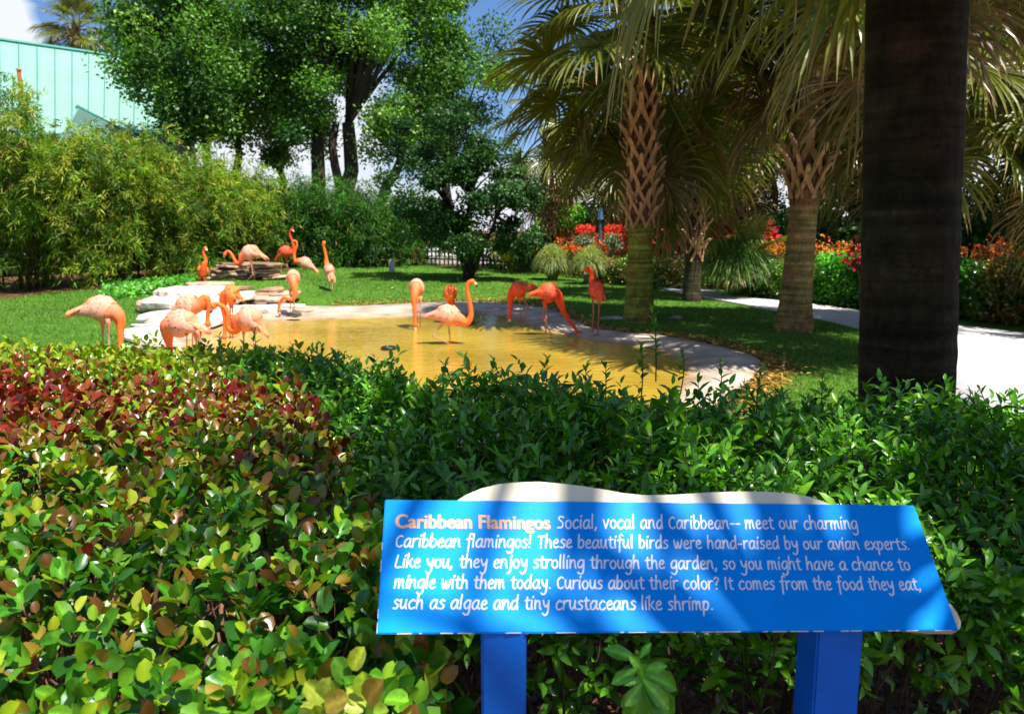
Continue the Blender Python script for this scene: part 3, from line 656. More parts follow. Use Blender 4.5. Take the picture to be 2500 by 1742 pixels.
vv2 = n.nodes.new('ShaderNodeVectorMath'); vv2.operation = 'SCALE'; m6 = n.nodes.new('ShaderNodeMapRange'); m6.inputs[1].default_value = .3; m6.inputs[2].default_value = .7; m6.inputs[3].default_value = .6; m6.inputs[4].default_value = 1.45; n.links.new(q5.outputs[0], m6.inputs[0]); n.links.new(vv.outputs[0], vv2.inputs[0]); n.links.new(m6.outputs[0], vv2.inputs['Scale']); n.links.new(vv2.outputs[0], b.inputs['Base Color'])
n.links.new(ad5.outputs[0], u.inputs['Height']); n.links.new(u.outputs[0], b.inputs['Normal'])
M_TRUNK = m
p1 = np.array(gp(1560, 783)); p2 = np.array(gp(1937, 805)); p3 = np.array(gp(1688, 735))
P1 = palm(p1, 'cabbage palm beside the pond, smooth green lower trunk and long crosshatched upper trunk', p1+(-.05, 0, 5.5), .29, .20, (1.72, 4.6), (4.1, 5.5), 72, 1, 1.2, (.17, .19, .03), lo_el=-66, clear=-12, bscale=.82)
P2 = palm(p2, 'cabbage palm by the white path with a ring of split leaf bases at mid trunk', p2+(.22, 0, 7.4), .31, .20, (2.15, 2.75), (4.9, 7.2), 60, 2, 1.2, (.20, .15, .055), lo_el=-72, dead=.3, clear=30)
P3 = palm(p3, 'cabbage palm with dark lower trunk, farthest of the three on the lawn', p3+(.05, 0, 5.6), .22, .165, (1.0, 4.3), (3.3, 5.6), 60, 3, 1.15, (.05, .045, .025), lo_el=-72, clear=20)
NP = np.array([2.015, 3.95, 0.0])
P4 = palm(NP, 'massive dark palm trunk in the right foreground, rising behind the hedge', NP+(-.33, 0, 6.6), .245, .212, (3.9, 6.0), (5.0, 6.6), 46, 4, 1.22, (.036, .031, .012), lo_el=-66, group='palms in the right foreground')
P5 = palm((3.25, .45, 0), 'palm standing out of frame to the right of the sign, shading it', (3.25, .45, 6.2), .27, .22, (4.2, 5.6), (5.2, 6.2), 19, 15, 1.25, (.075, .055, .028), lo_el=-45, group='palms in the right foreground')
palm((4.65, 9.7, 0), 'palm hidden behind the massive near trunk, only its drooping fronds showing', (4.65, 9.7, 6.3), .27, .2, (2.5, 5.3), (4.9, 6.3), 42, 41, 1.15, dead=.3, lo_el=-52, group='background palms')
palm((6.25, 13.0, 0), 'farther palm behind the massive near trunk, showing only fronds', (6.25, 13.0, 5.4), .25, .2, (2, 4.6), (3.9, 5.4), 38, 42, 1.15, dead=.2, lo_el=-60, group='background palms')
for (px, Y, H, lb, s) in [(1340, 27, 6.0, 'dark shaggy palm behind the two round grass tufts', 21), (1515, 27, 5.4, 'dark palm just behind the palm beside the pond', 22),
                       (2140, 21, 5.0, 'shaggy palm between the path palm and the near trunk', 23), (2640, 12.5, 4.8, 'shaggy palm at the right edge over the path', 24), (1800, 22, 5.6, 'tall palm behind the red shrubs', 25)]:
    b0 = B(px, Y); palm(b0, lb, b0+(0, 0, H), .22, .17, (1.4, H*.8), (H*.62, H), 26, s, 1.15, (.08, .06, .03), dead=.3, group='background palms')
b0 = B(238, 46); palm(b0, 'distant palm crown poking up over the mint green roof', b0+(0, 0, 12.6), .25, .2, (11, 12.2), (11.8, 12.6), 34, 31, 1.15, (.1, .08, .04), lo_el=-60, group='background palms')
# young fan palm, lit, beyond the fence
b0 = B(1822, 19.0); rt = empty('young_fan_palm', b0, 'small sunlit fan palm beside the magenta shrub', 'palm tree')
for i in range(11):
    o = mk('frond', FR[(ELS[[0, 1, 2, 1, 2, 0, 3][i % 7]], i % 2)], rt, (0, 0, .9)); o.rotation_euler = (0, 0, -1.6+i*.95); o.scale = (.62,)*3
mb = MB(); mb.tube([(0, 0, 0), (0, 0, 1.0)], [.07, .06], 8, (.08, .06, .03)); mb.build('trunk', M_BARK, rt, True)
# ------------------------------------------------------------------ stacked rocks
def stone(parent, c, sx, sy, th, rz, col, seed, tilt=(0, 0)):
    rg = np.random.default_rng(abs(int(seed))); n = 11
    a = np.linspace(0, 2*np.pi, n, endpoint=False)+rg.normal(size=n)*.12
    r = 1+rg.normal(size=n)*.16
    poly = np.c_[np.cos(a)*r*sx/2, np.sin(a)*r*sy/2]
    mb = MB(); mb.prism(poly, 0, th, np.array(col)*rg.uniform(.8, 1.15), bevel=.06)
    o = mb.build('stone', M_STONE, parent); o.location = Vector(c)-parent.location; o.rotation_euler = (tilt[0]+rg.normal()*.045, tilt[1]+rg.normal()*.045, rz+rg.normal()*.2)
    return o
BRN, TAN, PALE = (.28, .17, .10), (.44, .32, .22), (.62, .52, .44)
wf = empty('rock_waterfall', gp(580, 705), 'tall brown stack of thin flat rocks below the walking flamingo', 'rocks')
for i in range(8):
    z = .34+i*.062; Y = 19.0
    k = 4 if i < 6 else 3
    for j in range(k):
        x = -7.0+1.35*(j+.5)/k+RNG.normal()*.07+(.08 if i > 5 else 0)
        if i >= 5: x = [-6.65, -6.25, -5.85][j % 3]+RNG.normal()*.05
        if i in (3, 4) and j == 2: continue
        stone(wf, (x, Y+RNG.normal()*.08, z), .62 if i < 5 else .72, .8, .052, RNG.uniform(-.4, .4), BRN if RNG.random() < .45 else TAN, 100+i*7+j)
for x in (-6.9, -6.3, -5.8): stone(wf, (x, 19.0, .05), .8, .9, .28, 0, BRN, int(-x*10))
rk = empty('rock_ledge', gp(455, 760), 'big pale flagstone ledge at the left end of the pond', 'rocks')
for (px, py, Y, z, sx, sy, th, c, sd_) in [(470, 0, 16.2, .27, 1.25, 1.3, .17, PALE, 1), (410, 0, 15.3, .16, 1.0, 1.1, .16, PALE, 2), (445, 0, 15.8, .0, 1.6, 1.6, .18, TAN, 3), (500, 0, 15.4, .18, 1.1, 1.2, .17, PALE, 4), (440, 0, 15.9, .33, .8, .8, .11, PALE, 16), (520, 0, 16.3, .3, .7, .8, .12, PALE, 17),
        (405, 0, 14.2, .02, 1.1, 1.0, .10, PALE, 5), (520, 0, 14.2, .05, 1.3, 1.1, .11, PALE, 6), (460, 0, 13.6, .0, 1.2, 1.0, .1, PALE, 7), (390, 0, 13.0, .0, 1.0, .8, .08, PALE, 8), (365, 0, 12.3, 0, .8, .7, .07, PALE, 9),
        (575, 0, 14.6, .1, 1.1, 1.0, .10, PALE, 10), (505, 0, 17.6, .34, .95, .8, .12, TAN, 11), (525, 0, 17.7, .24, 1.2, .9, .10, BRN, 12), (500, 0, 17.5, .14, 1.3, 1.1, .10, TAN, 13), (560, 0, 16.4, .2, 1.0, .9, .09, PALE, 14), (350, 0, 11.5, 0, .7, .6, .06, PALE, 15)]:
    stone(rk, ((px-CXP)/F*Y, Y, z), sx, sy, th, RNG.uniform(-.3, .3), c, 300+sd_)
r2 = empty('rock_edging', gp(655, 745), 'low row of tan flat rocks along the back edge of the pond', 'rocks')
for (px, Y, z, sx, sy, th, c) in [(600, 17.0, .02, .8, .7, .09, TAN), (650, 16.9, .03, .85, .7, .08, BRN), (700, 16.4, .0, .8, .6, .08, PALE), (725, 15.9, .0, .65, .5, .07, TAN), (610, 17.0, .12, .75, .6, .08, TAN), (665, 17.0, .12, .9, .65, .08, TAN),
        (640, 17.2, .21, .7, .6, .07, BRN), (690, 17.3, .20, .75, .6, .07, TAN), (595, 17.2, .21, .6, .6, .08, PALE), (665, 17.4, .28, .6, .5, .07, BRN), (625, 16.0, .0, .9, .6, .09, PALE), (670, 15.8, .0, .7, .5, .08, PALE)]:
    stone(r2, ((px-CXP)/F*Y, Y, z), sx, sy, th, RNG.uniform(-.3, .3), c, int(px*3+z*100))
# small grey stone on the rim, flat stone at the foot of the palm
def rock(name, c, s, col, label, seed):
    rg = np.random.default_rng(seed); bm = bmesh.new(); bmesh.ops.create_icosphere(bm, subdivisions=2, radius=1)
    for v in bm.verts: v.co = Vector((v.co.x*s[0], v.co.y*s[1], v.co.z*s[2]))*(1+rg.normal()*.07)
    me = bpy.data.meshes.new(name); bm.to_mesh(me); bm.free(); a = me.attributes.new('col', 'FLOAT_COLOR', 'POINT')
    a.data.foreach_set('color', np.tile(np.array(list(col)+[1], np.float32), len(me.vertices))); me.materials.append(M_STONE)
    return tag(mk(name, me, None, c), label, 'rock')
rock('rim_stone', gp(719, 771)+Vector((0, 0, .03)), (.13, .1, .06), (.08, .07, .065), 'small dark grey stone on the rim at the feet of the front facing flamingo', 1)
rock('lawn_stone', gp(1500, 778)+Vector((0, 0, 0)), (.28, .14, .05), (.4, .36, .3), 'pale flat stone at the foot of the pondside palm', 2)
rock('lawn_stone', gp(1650, 777)+Vector((0, 0, 0)), (.12, .09, .06), (.3, .25, .2), 'small pale stone on the lawn right of the pondside palm', 3)

# floating black ring
c = gp(949, 853, WZ, False); fl = empty('pond_float', c, 'small black round float on the yellow water', 'float')
mb = MB(); a = np.linspace(0, 2*np.pi, 25); mb.tube([(.085*math.cos(t), .085*math.sin(t), .02) for t in a], .028, 8, (.02, .02, .022), cap=False); mb.build('ring', M_PAINT, fl, True)
mb = MB(); mb.tube([(0, 0, .0), (0, 0, .022), (0, 0, .03)], [.08, .075, .03], 20, (.035, .035, .04)); mb.build('cap', M_PAINT, fl)
# twig in the water beside the wading flamingo
mb = MB(); c = gp(1157, 790, WZ, False)
for k in range(7): mb.tube(bez((0, 0, -.03), (RNG.normal()*.1, RNG.normal()*.05, .06), (RNG.normal()*.17, RNG.normal()*.1, RNG.uniform(.02, .1)), 5), [.008, .007, .006, .005, .003], 4, (.03, .02, .012))
tag(mb.build('pond_twig', M_BARK, None, False, c), 'dark branching twig sticking out of the pond beside the wading flamingo', 'twig')

# ------------------------------------------------------------------ fallen leaves
def litter(name, label, P, cols, size, mat=M_LEAF):
    n = len(P); ax = unit(rdir(n)*np.array([1, 1, .25])); o = leafobj(name, leaf_arrays(T_OVAL2, P, ax, np.array([0, 0, 1.])+rdir(n)*.35, RNG.uniform(.6, 1.2, n)*size, palette(n, cols, .25)), mat)
    return tag(o, label, 'leaf litter')
n = 5200; a = RNG.uniform(-.55*np.pi, .62*np.pi, n); f = 1.0+np.abs(RNG.normal(size=n))*.05+.005
rr = np.interp(a, ANG, RO, period=2*np.pi)*f; x = PCX+rr*np.cos(a); y = PCY+rr*np.sin(a)
litter('fallen_leaves', 'yellow brown fallen leaves along the outer edge of the pond rim', np.c_[x, y, hgt(x, y)*np.clip((f-1)/.12, 0, 1)+RNG.uniform(.008, .03, n)], [(.42, .24, .05), (.30, .15, .04), (.5, .33, .09), (.16, .08, .03)], .07)
n = 500; yy = RNG.uniform(8, 24, n); xx = RNG.uniform(-.5, .4, n)*yy; k = rim_r(xx, yy) > 1.1; xx, yy = xx[k], yy[k]
litter('scattered_leaves', 'few dry leaves scattered over the open lawn', np.c_[xx, yy, hgt(xx, yy)+.03], [(.5, .35, .1), (.35, .2, .06)], .075)
n = 6000; xx = RNG.uniform(-1.6, 3.4, n); yy = RNG.uniform(1.4, 5.0, n)
litter('mulch_litter', 'brown dead leaves and mulch under the foreground hedge', np.c_[xx, yy, hgt(xx, yy)+RNG.uniform(.0, .05, n)], [(.13, .065, .035), (.07, .035, .02), (.2, .12, .07), (.04, .022, .012)], .06)

# ------------------------------------------------------------------ fences, gate
def picket_fence(name, pts, H, label, col, wide=.055, gap=.075, rails=(.25, .8), post_every=2.2, parts=False):
    P = np.array(pts, float); b0 = np.array([P[0][0], P[0][1], float(hgt(*P[0]))]); root = empty(name, b0, label, 'fence')
    mb = MB(); rl = MB(); s = 0; tot = np.r_[0, np.cumsum(np.linalg.norm(np.diff(P, axis=0), axis=1))]
    pt = lambda d: np.array([np.interp(d, tot, P[:, 0]), np.interp(d, tot, P[:, 1])])
    while s < tot[-1]:
        q = pt(s); q2 = pt(min(s+.1, tot[-1]))if s+.1 < tot[-1] else pt(s-.1); ang = math.atan2(*(q2-q)[::-1]); z = float(hgt(*q))
        Mx = Matrix.Translation((q[0]-b0[0], q[1]-b0[1], z-b0[2]+RNG.normal()*.01)) @ Matrix.Rotation(ang, 4, 'Z') @ Matrix.Rotation(RNG.normal()*.02, 4, 'Y')
        h = H*(1+RNG.normal()*.025); w_ = wide/2
        mb.add([tuple(Mx @ Vector(v)) for v in [(-w_, -.01, 0), (w_, -.01, 0), (w_, .01, 0), (-w_, .01, 0), (-w_, -.01, h-.05), (w_, -.01, h-.05), (w_, .01, h-.05), (-w_, .01, h-.05), (0, -.01, h), (0, .01, h)]],
               [(0, 1, 5, 4), (1, 2, 6, 5), (2, 3, 7, 6), (3, 0, 4, 7), (4, 5, 8), (6, 7, 9), (5, 6, 9, 8), (7, 4, 8, 9)], np.array(col)*RNG.uniform(.6, 1.25))
        s += wide+gap*RNG.uniform(.85, 1.15)
    o = mb.build('pickets', M_WOOD, root); o['kind'] = 'stuff'
    for zf in rails:
        for i in range(len(P)-1):
            a, b = P[i], P[i+1]; m1 = MB(); m1.tube([(a[0]-b0[0], a[1]-b0[1]+.035, H*zf+float(hgt(*a))-b0[2]), (b[0]-b0[0], b[1]-b0[1]+.035, H*zf+float(hgt(*b))-b0[2])], .03, 4, np.array(col)*.8); m1.build('rail', M_WOOD, root)
    d = 0
    while d < tot[-1]:
        q = pt(d); m1 = MB(); m1.box((-.05, .05, 0), (.05, .15, H*1.06), np.array(col)*.7); m1.build('post', M_WOOD, root, False, (q[0]-b0[0], q[1]-b0[1], float(hgt(*q))-b0[2])); d += post_every
    return root
picket_fence('picket_fence', [(-9, 29.6), (-4.35, 29.6)], 1.0, 'dark picket fence left of the far brown gate', (.06, .04, .03))
picket_fence('picket_fence', [(-3.25, 29.6), (-1.0, 29.4), (1.2, 27.8)], 1.0, 'dark picket fence right of the far brown gate with bright gaps', (.06, .04, .03), gap=.10)
picket_fence('red_fence', [(1.0, 27.6), (3.7, 23.6), (5.8, 21.2)], 1.42, 'red brown picket fence behind the round grass tufts and middle palm', (.50, .075, .04))
picket_fence('red_fence', [(5.85, 21.1), (7.7, 18.6), (9.3, 15.2), (10.6, 12.2), (12.5, 9)], 1.25, 'brown red picket fence running right behind the clipped hedge', (.26, .08, .035))
g0 = np.array([-4.3, 29.6, float(hgt(-4.3, 29.6))]); gt = empty('garden_gate', g0, 'orange brown wooden gate in the far dark fence', 'gate')
mb = MB()
for x in (0, .96): 
    m1 = MB(); m1.box((x-.05, -.06, 0), (x+.05, .06, 1.35), (.20, .09, .035)); m1.build('post', M_WOOD, gt)
for z in (.12, .62, 1.12):
    m1 = MB(); m1.box((.06, -.035, z-.05), (.90, 0, z+.05), (.36, .17, .06)); m1.build('rail', M_WOOD, gt)
for k in range(7):
    m1 = MB(); x = .08+k*.118; m1.box((x, .002, .05), (x+.085, .025, 1.18), np.array((.26, .11, .045))*RNG.uniform(.6, 1.3)); m1.build('board', M_WOOD, gt)
m1 = MB(); m1.tube([(.1, -.045, .15), (.86, -.045, 1.1)], .035, 4, (.33, .15, .05)); m1.build('brace', M_WOOD, gt)
mb = MB(); c = gp(957, 664); mb.box((-.09, -.06, 0), (.09, .06, .35), (.4, .4, .38)); mb.box((-.06, -.05, .35), (.06, .05, .42), (.3, .3, .3))
tag(mb.build('utility_box', M_PAINT, None, False, c), 'small pale grey box at the foot of the dark bamboo', 'utility box')
mb = MB(); c = gp(1490, 686); mb.box((-.06, -.06, 0), (.06, .06, 1.35), (.22, .2, .08)); mb.prism([(-.08, -.08), (.08, -.08), (.08, .08), (-.08, .08)], 1.352, 1.40, (.22, .2, .08))
tag(mb.build('wooden_post', M_WOOD, None, False, c), 'weathered greenish post between the right grass tuft and the pondside palm', 'post')

# ------------------------------------------------------------------ beds beyond the lawn
def bush(name, label, pts, cols, size, per, cr, cat_='shrub', mat=M_GLOSS, tm=T_OVAL2, group=None, base=None, up=.6, flowers=None):
    pts = np.array(pts, float); b0 = np.array([pts[:, 0].mean(), pts[:, 1].mean(), 0]) if base is None else np.array(base); root = empty(name, b0, label, cat_, group)
    leafobj('foliage', clump_leaves(pts-b0, np.full(len(pts), cr)*RNG.uniform(.8, 1.15, len(pts)), per, size, cols, tm, up=up, flat=.9, shell=.3), mat, root)
    mb = MB()
    for p in pts[::3]: q = p-b0; mb.tube(bez((q[0]*.6, q[1]*.6, 0), (q[0]*.8, q[1]*.8, q[2]*.6), q, 5), [.03, .025, .02, .015, .01], 5, (.10, .07, .045))
    mb.build('stems', M_BARK, root)
    if flowers:
        fc, fs, fn, zmin = flowers; d = rdir(fn); P = pts[RNG.integers(0, len(pts), fn)]-b0+d*cr*np.array([1, 1, .8]); P[:, 2] = np.maximum(P[:, 2], zmin-b0[2])+RNG.uniform(0, .15, fn)
        k = 5; PP = np.repeat(P, k, axis=0); leafobj('flowers', leaf_arrays(T_OVAL2, PP, rdir(fn*k)+(0, -.3, .3), rdir(fn*k)+(0, -.5, .5), fs, palette(fn*k, fc, .15)), M_PETAL, root)
    return root
def row(a, b, n, z, zj=.0, yj=.1):
    t = (np.arange(n)+.5)/n; a, b = np.array(a, float), np.array(b, float); P = a+(b-a)*t[:, None]; return np.c_[P+RNG.normal(size=(n, 2))*yj, z+RNG.normal(size=n)*zj]
def hedge_pts(a, b, H, dep=.5, sp=.28):
    L_ = math.dist(a, b); n = max(2, int(L_/sp)); out = []
    d = (np.array(b)-np.array(a))/L_; nn = np.array([-d[1], d[0]])
    for z in np.arange(.18, H-.05, .24):
        for o in (-dep/2, 0, dep/2): out.append(row(np.array(a)+nn*o, np.array(b)+nn*o, n, z, .03, .04))
    return np.concatenate(out)
HG = [(.05, .16, .012), (.09, .22, .02), (.14, .24, .03), (.04, .12, .01)]
HY = [(.12, .20, .02), (.22, .24, .04), (.07, .14, .015), (.3, .22, .06)]
bush('clipped_hedge', 'yellow green clipped hedge between the pondside palm and the middle palm', hedge_pts((2.6, 23.2), (4.9, 20.7), .95), HY, .075, 190, .22, 'hedge', group='clipped hedges along the path')
bush('clipped_hedge', 'shaded dark clipped hedge between the big grass tuft and the path palm', hedge_pts((5.6, 19.4), (6.75, 17.6), .95), HG, .08, 200, .22, 'hedge', group='clipped hedges along the path')
bush('clipped_hedge', 'bright green clipped hedge between the path palm and the near trunk', hedge_pts((6.85, 17.5), (8.3, 14.6), .98), [(.05, .24, .015), (.09, .33, .02), (.03, .14, .01)], .08, 200, .22, 'hedge', group='clipped hedges along the path')
bush('clipped_hedge', 'brown tinged clipped hedge at the right edge above the white path', hedge_pts((8.4, 14.4), (9.6, 12.2), .98)  , [(.10, .13, .02), (.16, .12, .03), (.05, .12, .012), (.22, .14, .03)], .08, 200, .22, 'hedge', group='clipped hedges along the path')
bush('clipped_hedge', 'olive clipped hedge past the right edge of the frame', hedge_pts((9.7, 12.1), (11.6, 9.8), .98), HY, .08, 120, .22, 'hedge', group='clipped hedges along the path')
c = B(1285, 27.2); bush('croton_shrub', 'yellow and green speckled shrub left of the round grass tufts', [c+(RNG.normal()*.42, RNG.normal()*.3, z) for z in np.linspace(.2, 1.1, 22)], [(.28, .32, .03), (.08, .2, .02), (.45, .38, .04)], .12, 90, .28)
c = B(1220, 28.6); bush('croton_shrub', 'darker green shrub in the shade right of the small tree trunk', [c+(RNG.normal()*.5, RNG.normal()*.2, z) for z in np.linspace(.4, 1.3, 16)], HG, .11, 90, .28)
def tuft(px, Y, rad, H, label, cols, nb):
    b0 = B(px, Y); b0[2] = float(hgt(b0[0], b0[1])); root = empty('grass_tuft', b0, label, 'ornamental grass', 'round tufts of ornamental grass')
    mb = MB(); V = []; T = []; Cc = []; k = 0
    for i in range(nb):
        a = RNG.uniform(0, 2*np.pi); r = rad*RNG.random()**.6; h = H*RNG.uniform(.82, 1.08)
        q_ = r/rad; P = bez((0, 0, 0), (.75*r*math.cos(a), .75*r*math.sin(a), h*(1.35-.35*q_)), (r*1.12*math.cos(a), r*1.12*math.sin(a), h*(.98*math.sqrt(max(0, 1-q_**2.2))+.10)), 6)
        P += RNG.normal(size=3)*.04
        s = np.array([-math.sin(a), math.cos(a), 0])*.009; s = s+RNG.normal(size=3)*.002; w_ = np.array([1, 1, .9, .7, .4, .1])[:, None]
        V.append(np.concatenate([P-s*w_, P+s*w_])); T += [(k+j, k+6+j, k+7+j, k+j+1) for j in range(5)]; k += 12
        c = np.array(cols[RNG.integers(len(cols))])*RNG.uniform(.7, 1.3); Cc.append(np.tile(c, (12, 1)))
    o = mk('blades', mesh_tris('blades', np.concatenate(V), T, M_BLADE, np.concatenate(Cc)), root); o['kind'] = 'stuff'
GT = [(.30, .34, .10), (.22, .30, .07), (.42, .40, .18), (.16, .24, .05)]
tuft(1348, 24.0, .56, .92, 'pale round ornamental grass tuft, left one of the pair', GT, 2600)
tuft(1440, 22.8, .56, .92, 'pale round ornamental grass tuft, right one of the pair', GT, 2600)
tuft(1790, 19.2, 1.1, 1.25, 'big ornamental grass mound between the middle palm and the path palm', [(.10, .30, .05), (.18, .36, .09), (.07, .2, .03), (.34, .36, .16)], 5200)
RD = [(.75, .03, .02), (.85, .10, .03), (.6, .02, .03)]; OR = [(.8, .16, .02), (.85, .08, .02), (.7, .25, .03)]; MG = [(.50, .01, .06), (.38, .01, .04), (.6, .02, .09)]
bush('orange_flowers', 'orange red flowering plants in front of the red fence above the pale grass tufts', row((1.6, 25.9), (3.5, 23.2), 22, .95, .12), [(.12, .16, .02), (.25, .12, .03)], .07, 60, .26, 'flowers', M_LEAF, flowers=(OR, .08, 240, .9))
bush('orange_flowers', 'orange and yellow flowering plants along the fence above the big grass mound', row((5.2, 20.7), (7.4, 18.0), 22, 1.05, .12), [(.16, .16, .02), (.3, .16, .03)], .07, 60, .26, 'flowers', M_LEAF, flowers=(OR+[(.8, .45, .03)], .07, 190, 1.05))
bush('orange_flowers', 'orange red flowering plants over the hedge at the right edge', row((8.6, 15.6), (10.4, 12.0), 20, 1.05, .12), [(.16, .14, .02), (.3, .13, .03)], .07, 60, .26, 'flowers', M_LEAF, flowers=(OR, .07, 130, 1.05))
bush('red_ti_plants', 'dark red leafy plants behind the fence right of the pondside palm', row((3.6, 24.6), (5.2, 22.7), 9, 1.38, .08), [(.40, .02, .04), (.55, .03, .05), (.2, .01, .03)], .22, 70, .3, 'plants', M_LEAF)
bush('magenta_ti_plant', 'bright magenta leafy plant rising over the fence right of the middle palm', row((5.25, 21.8), (5.95, 21.2), 4, 1.5, .1), MG, .19, 80, .28, 'plant', M_LEAF, T_OVAL2, up=1)
bush('magenta_ti_plant', 'bright pink red leafy plant left of the young fan palm', row((6.25, 21.2), (6.75, 20.7), 3, 1.5, .1), [(.5, .02, .04), (.4, .01, .02)], .18, 70, .26, 'plant', M_LEAF, up=1)
bush('scarlet_ti_plant', 'scarlet leafy plant above the bright hedge beside the near trunk', row((7.0, 16.3), (7.35, 15.8), 4, 1.05, .12), [(.45, .02, .02), (.3, .01, .02)], .15, 70, .26, 'plant', M_LEAF, up=1)
for px, Y, lb in ((1427, 23.6, 'left hanging planter of silver foliage topped with red flowers'), (1497, 22.9, 'right hanging planter of silver foliage topped with red flowers')):
    b0 = B(px, Y); rt = empty('flower_planter', b0, lb, 'planter', 'planters in front of the bright bush')
    pts = ellipsoid_pts(9, (0, 0, 1.32), (.2, .2, .14)); leafobj('silver_foliage', clump_leaves(pts, np.full(9, .2), 90, .06, [(.30, .36, .24), (.2, .28, .16), (.4, .44, .34)], T_OVAL2), M_LEAF, rt)
    k = 260; P = np.array([0, 0, 1.62])+rdir(k)*np.array([.27, .27, .10]); leafobj('red_flowers', leaf_arrays(T_OVAL2, P, rdir(k), rdir(k)+(0, -.5, .5), .075, palette(k, RD)), M_PETAL, rt)
    mb = MB(); mb.tube([(0, 0, 0), (0, 0, 1.2)], .03, 6, (.05, .09, .16)); mb.tube([(0, 0, 1.1), (0, 0, 1.3)], [.12, .2], 12, (.12, .08, .05)); mb.build('stand', M_PAINT, rt)
mb = MB(); mb.tube([(0, 0, 0), (0, 0, 1.9)], .045, 8, (.05, .09, .13)); mb.tube([(0, 0, 1.9), (0, 0, 2.25)], [.11, .05], 8, (.05, .12, .2)); tag(mb.build('blue_post', M_PAINT, None, False, Vector(B(1462, 24.5))), 'slim blue post between the two planters', 'post')

# ------------------------------------------------------------------ flamingos
OR_N, OR_D = np.array((.90, .13, .018)), np.array((.86, .07, .012))
PAL = {'pale': dict(neck=OR_N*np.array((1, 1.25, 1.5)), body=(.86, .29, .16), wing=(.84, .39, .27), tail=(.92, .30, .12), leg=(.55, .28, .22)),
       'orange': dict(neck=OR_N, body=(.92, .20, .04), wing=(.9, .26, .07), tail=(.9, .2, .05), leg=(.5, .2, .15)),
       'red': dict(neck=OR_D, body=(.84, .075, .02), wing=(.82, .12, .05), tail=(.88, .14, .04), leg=(.5, .16, .12))}
def flamingo(label, foot, Y, tail, rump, breast, rad, neck, head, beak, legs, pal='pale', z0=0.0, deep=0.0, wing=1, thick=.8, rb=None):
    """all given as photo points (px, py, metres toward(-)/away(+)); turned into metres on the bird's own standing plane"""
    p = PAL[pal]; D = lambda q: np.array(vp(q[0], q[1], Y+(q[2] if len(q) > 2 else 0)))
    base = np.array([(foot-CXP)/F*Y, Y, z0]); root = empty('flamingo', base, label, 'flamingo', 'flamingos around the pond')
    t, r, b = D(tail)-base, D(rump)-base, D(breast)-base
    nk = [D(q)-base for q in neck]; hd = D(head)-base; bk = D(beak)-base
    # spine from tail to head: one swept skin
    pts = [t, lerp(t, r, .45), lerp(t, r, .8), r, lerp(r, b, .5), b]+nk
    rb = rb or rad*.62
    nn = len(nk); rr = [rad*.10, rad*.36, rad*.72, rad*.95, rad*1.02, rb]+list(np.interp(np.arange(nn), [0, max(1, nn*.25), nn-1], [.058, .036, .026]))
    pts.append(hd); rr.append(.041)
    cols = [p['tail'], p['tail'], p['body'], p['body'], p['body'], np.array(p['body'])*.5+np.array(p['neck'])*.5]+[p['neck']]*(nn+1)
    P = np.array(pts, float); m_ = len(P); s = np.arange(m_); dens = np.linspace(0, m_-1, (m_-1)*5+1)
    def cr1(K):
        K = np.asarray(K, float); Kp = np.vstack([2*K[0]-K[1], K, 2*K[-1]-K[-2]]); out = []
        for q in dens:
            i = min(int(q), m_-2); f = q-i; a_, b_, c_, d_ = Kp[i:i+4]
            out.append(.5*(2*b_+(c_-a_)*f+(2*a_-5*b_+4*c_-d_)*f*f+(-a_+3*b_-3*c_+d_)*f**3))
        return np.array(out)
    Q = cr1(P); RR = np.interp(dens, s, rr); CC = np.array([np.interp(dens, s, np.array(cols)[:, k]) for k in range(3)]).T
    FL = np.interp(dens, [0, 4, 6], [thick, thick, 1])
    ed = unit(bk-hd); Q = np.vstack([Q, hd+ed*.03, hd+ed*.042]); RR = np.r_[RR, .030, .021]; CC = np.vstack([CC, p['neck'], (.9, .75, .6)]); FL = np.r_[FL, 1, 1]
    mb = MB(); mb.tube(Q, RR, 24, cols=CC, flat=FL, up=(0, 0, 1))
    lc = np.array(p['leg'])
    for lg in legs:
        G = [D(q)-base for q in lg]; G[-1] = G[-1]
        K = len(G); up_ = G[0]+(np.array([0, 0, .06]))
        LP = [up_, G[0], G[0]*.6+G[1]*.4]; LR = [.040, .026, .011]; LC = [p['body'], p['body'], lc]
        for q in G[1:-1]: LP += [q+(G[0]-q)*.06, q, q+(G[-1]-q)*.06]; LR += [.010, .017, .010]; LC += [lc, np.array((.7, .08, .06)), lc]
        LP.append(G[-1]); LR.append(.009); LC.append(lc)
        mb.tube(LP, LR, 8, cols=LC)
        if not deep:                                                             # webbed foot on the ground
            f = G[-1]; dr = unit((b-r)*np.array([1, 1, 0])+1e-6); sdv = np.cross(dr, (0, 0, 1))
            mb.add([f+(0, 0, .012), f+dr*.09+sdv*.045-(0, 0, .0), f+dr*.11, f+dr*.09-sdv*.045, f-dr*.02], [(0, 1, 2), (0, 2, 3), (0, 3, 4), (0, 4, 1)], (.6, .15, .12))
    mb.build('body', M_FEATH, root, True)
    # bent beak, pale with a black tip
    mb = MB(); dn = np.array([0, 0, -1.0]); bl = max(.09, min(.13, np.linalg.norm(bk-hd)))
    k0 = hd+ed*.03; k1 = hd+ed*bl*.65; bend = unit(ed*.45+dn*.9) if abs(ed[2]) < .8 else unit(ed+np.array([.25, 0, 0])*np.sign(b[0]-r[0]+1e-6)*-1)
    k2 = k1+bend*bl*.5
    mb.tube([k0, lerp(k0, k1, .5), k1, lerp(k1, k2, .35), lerp(k1, k2, .7), k2], [.024, .022, .020, .018, .013, .005], 8, cols=[(.9, .8, .66), (.9, .8, .66), (.88, .5, .3), (.02, .018, .018), (.02, .018, .018), (.02, .018, .018)])
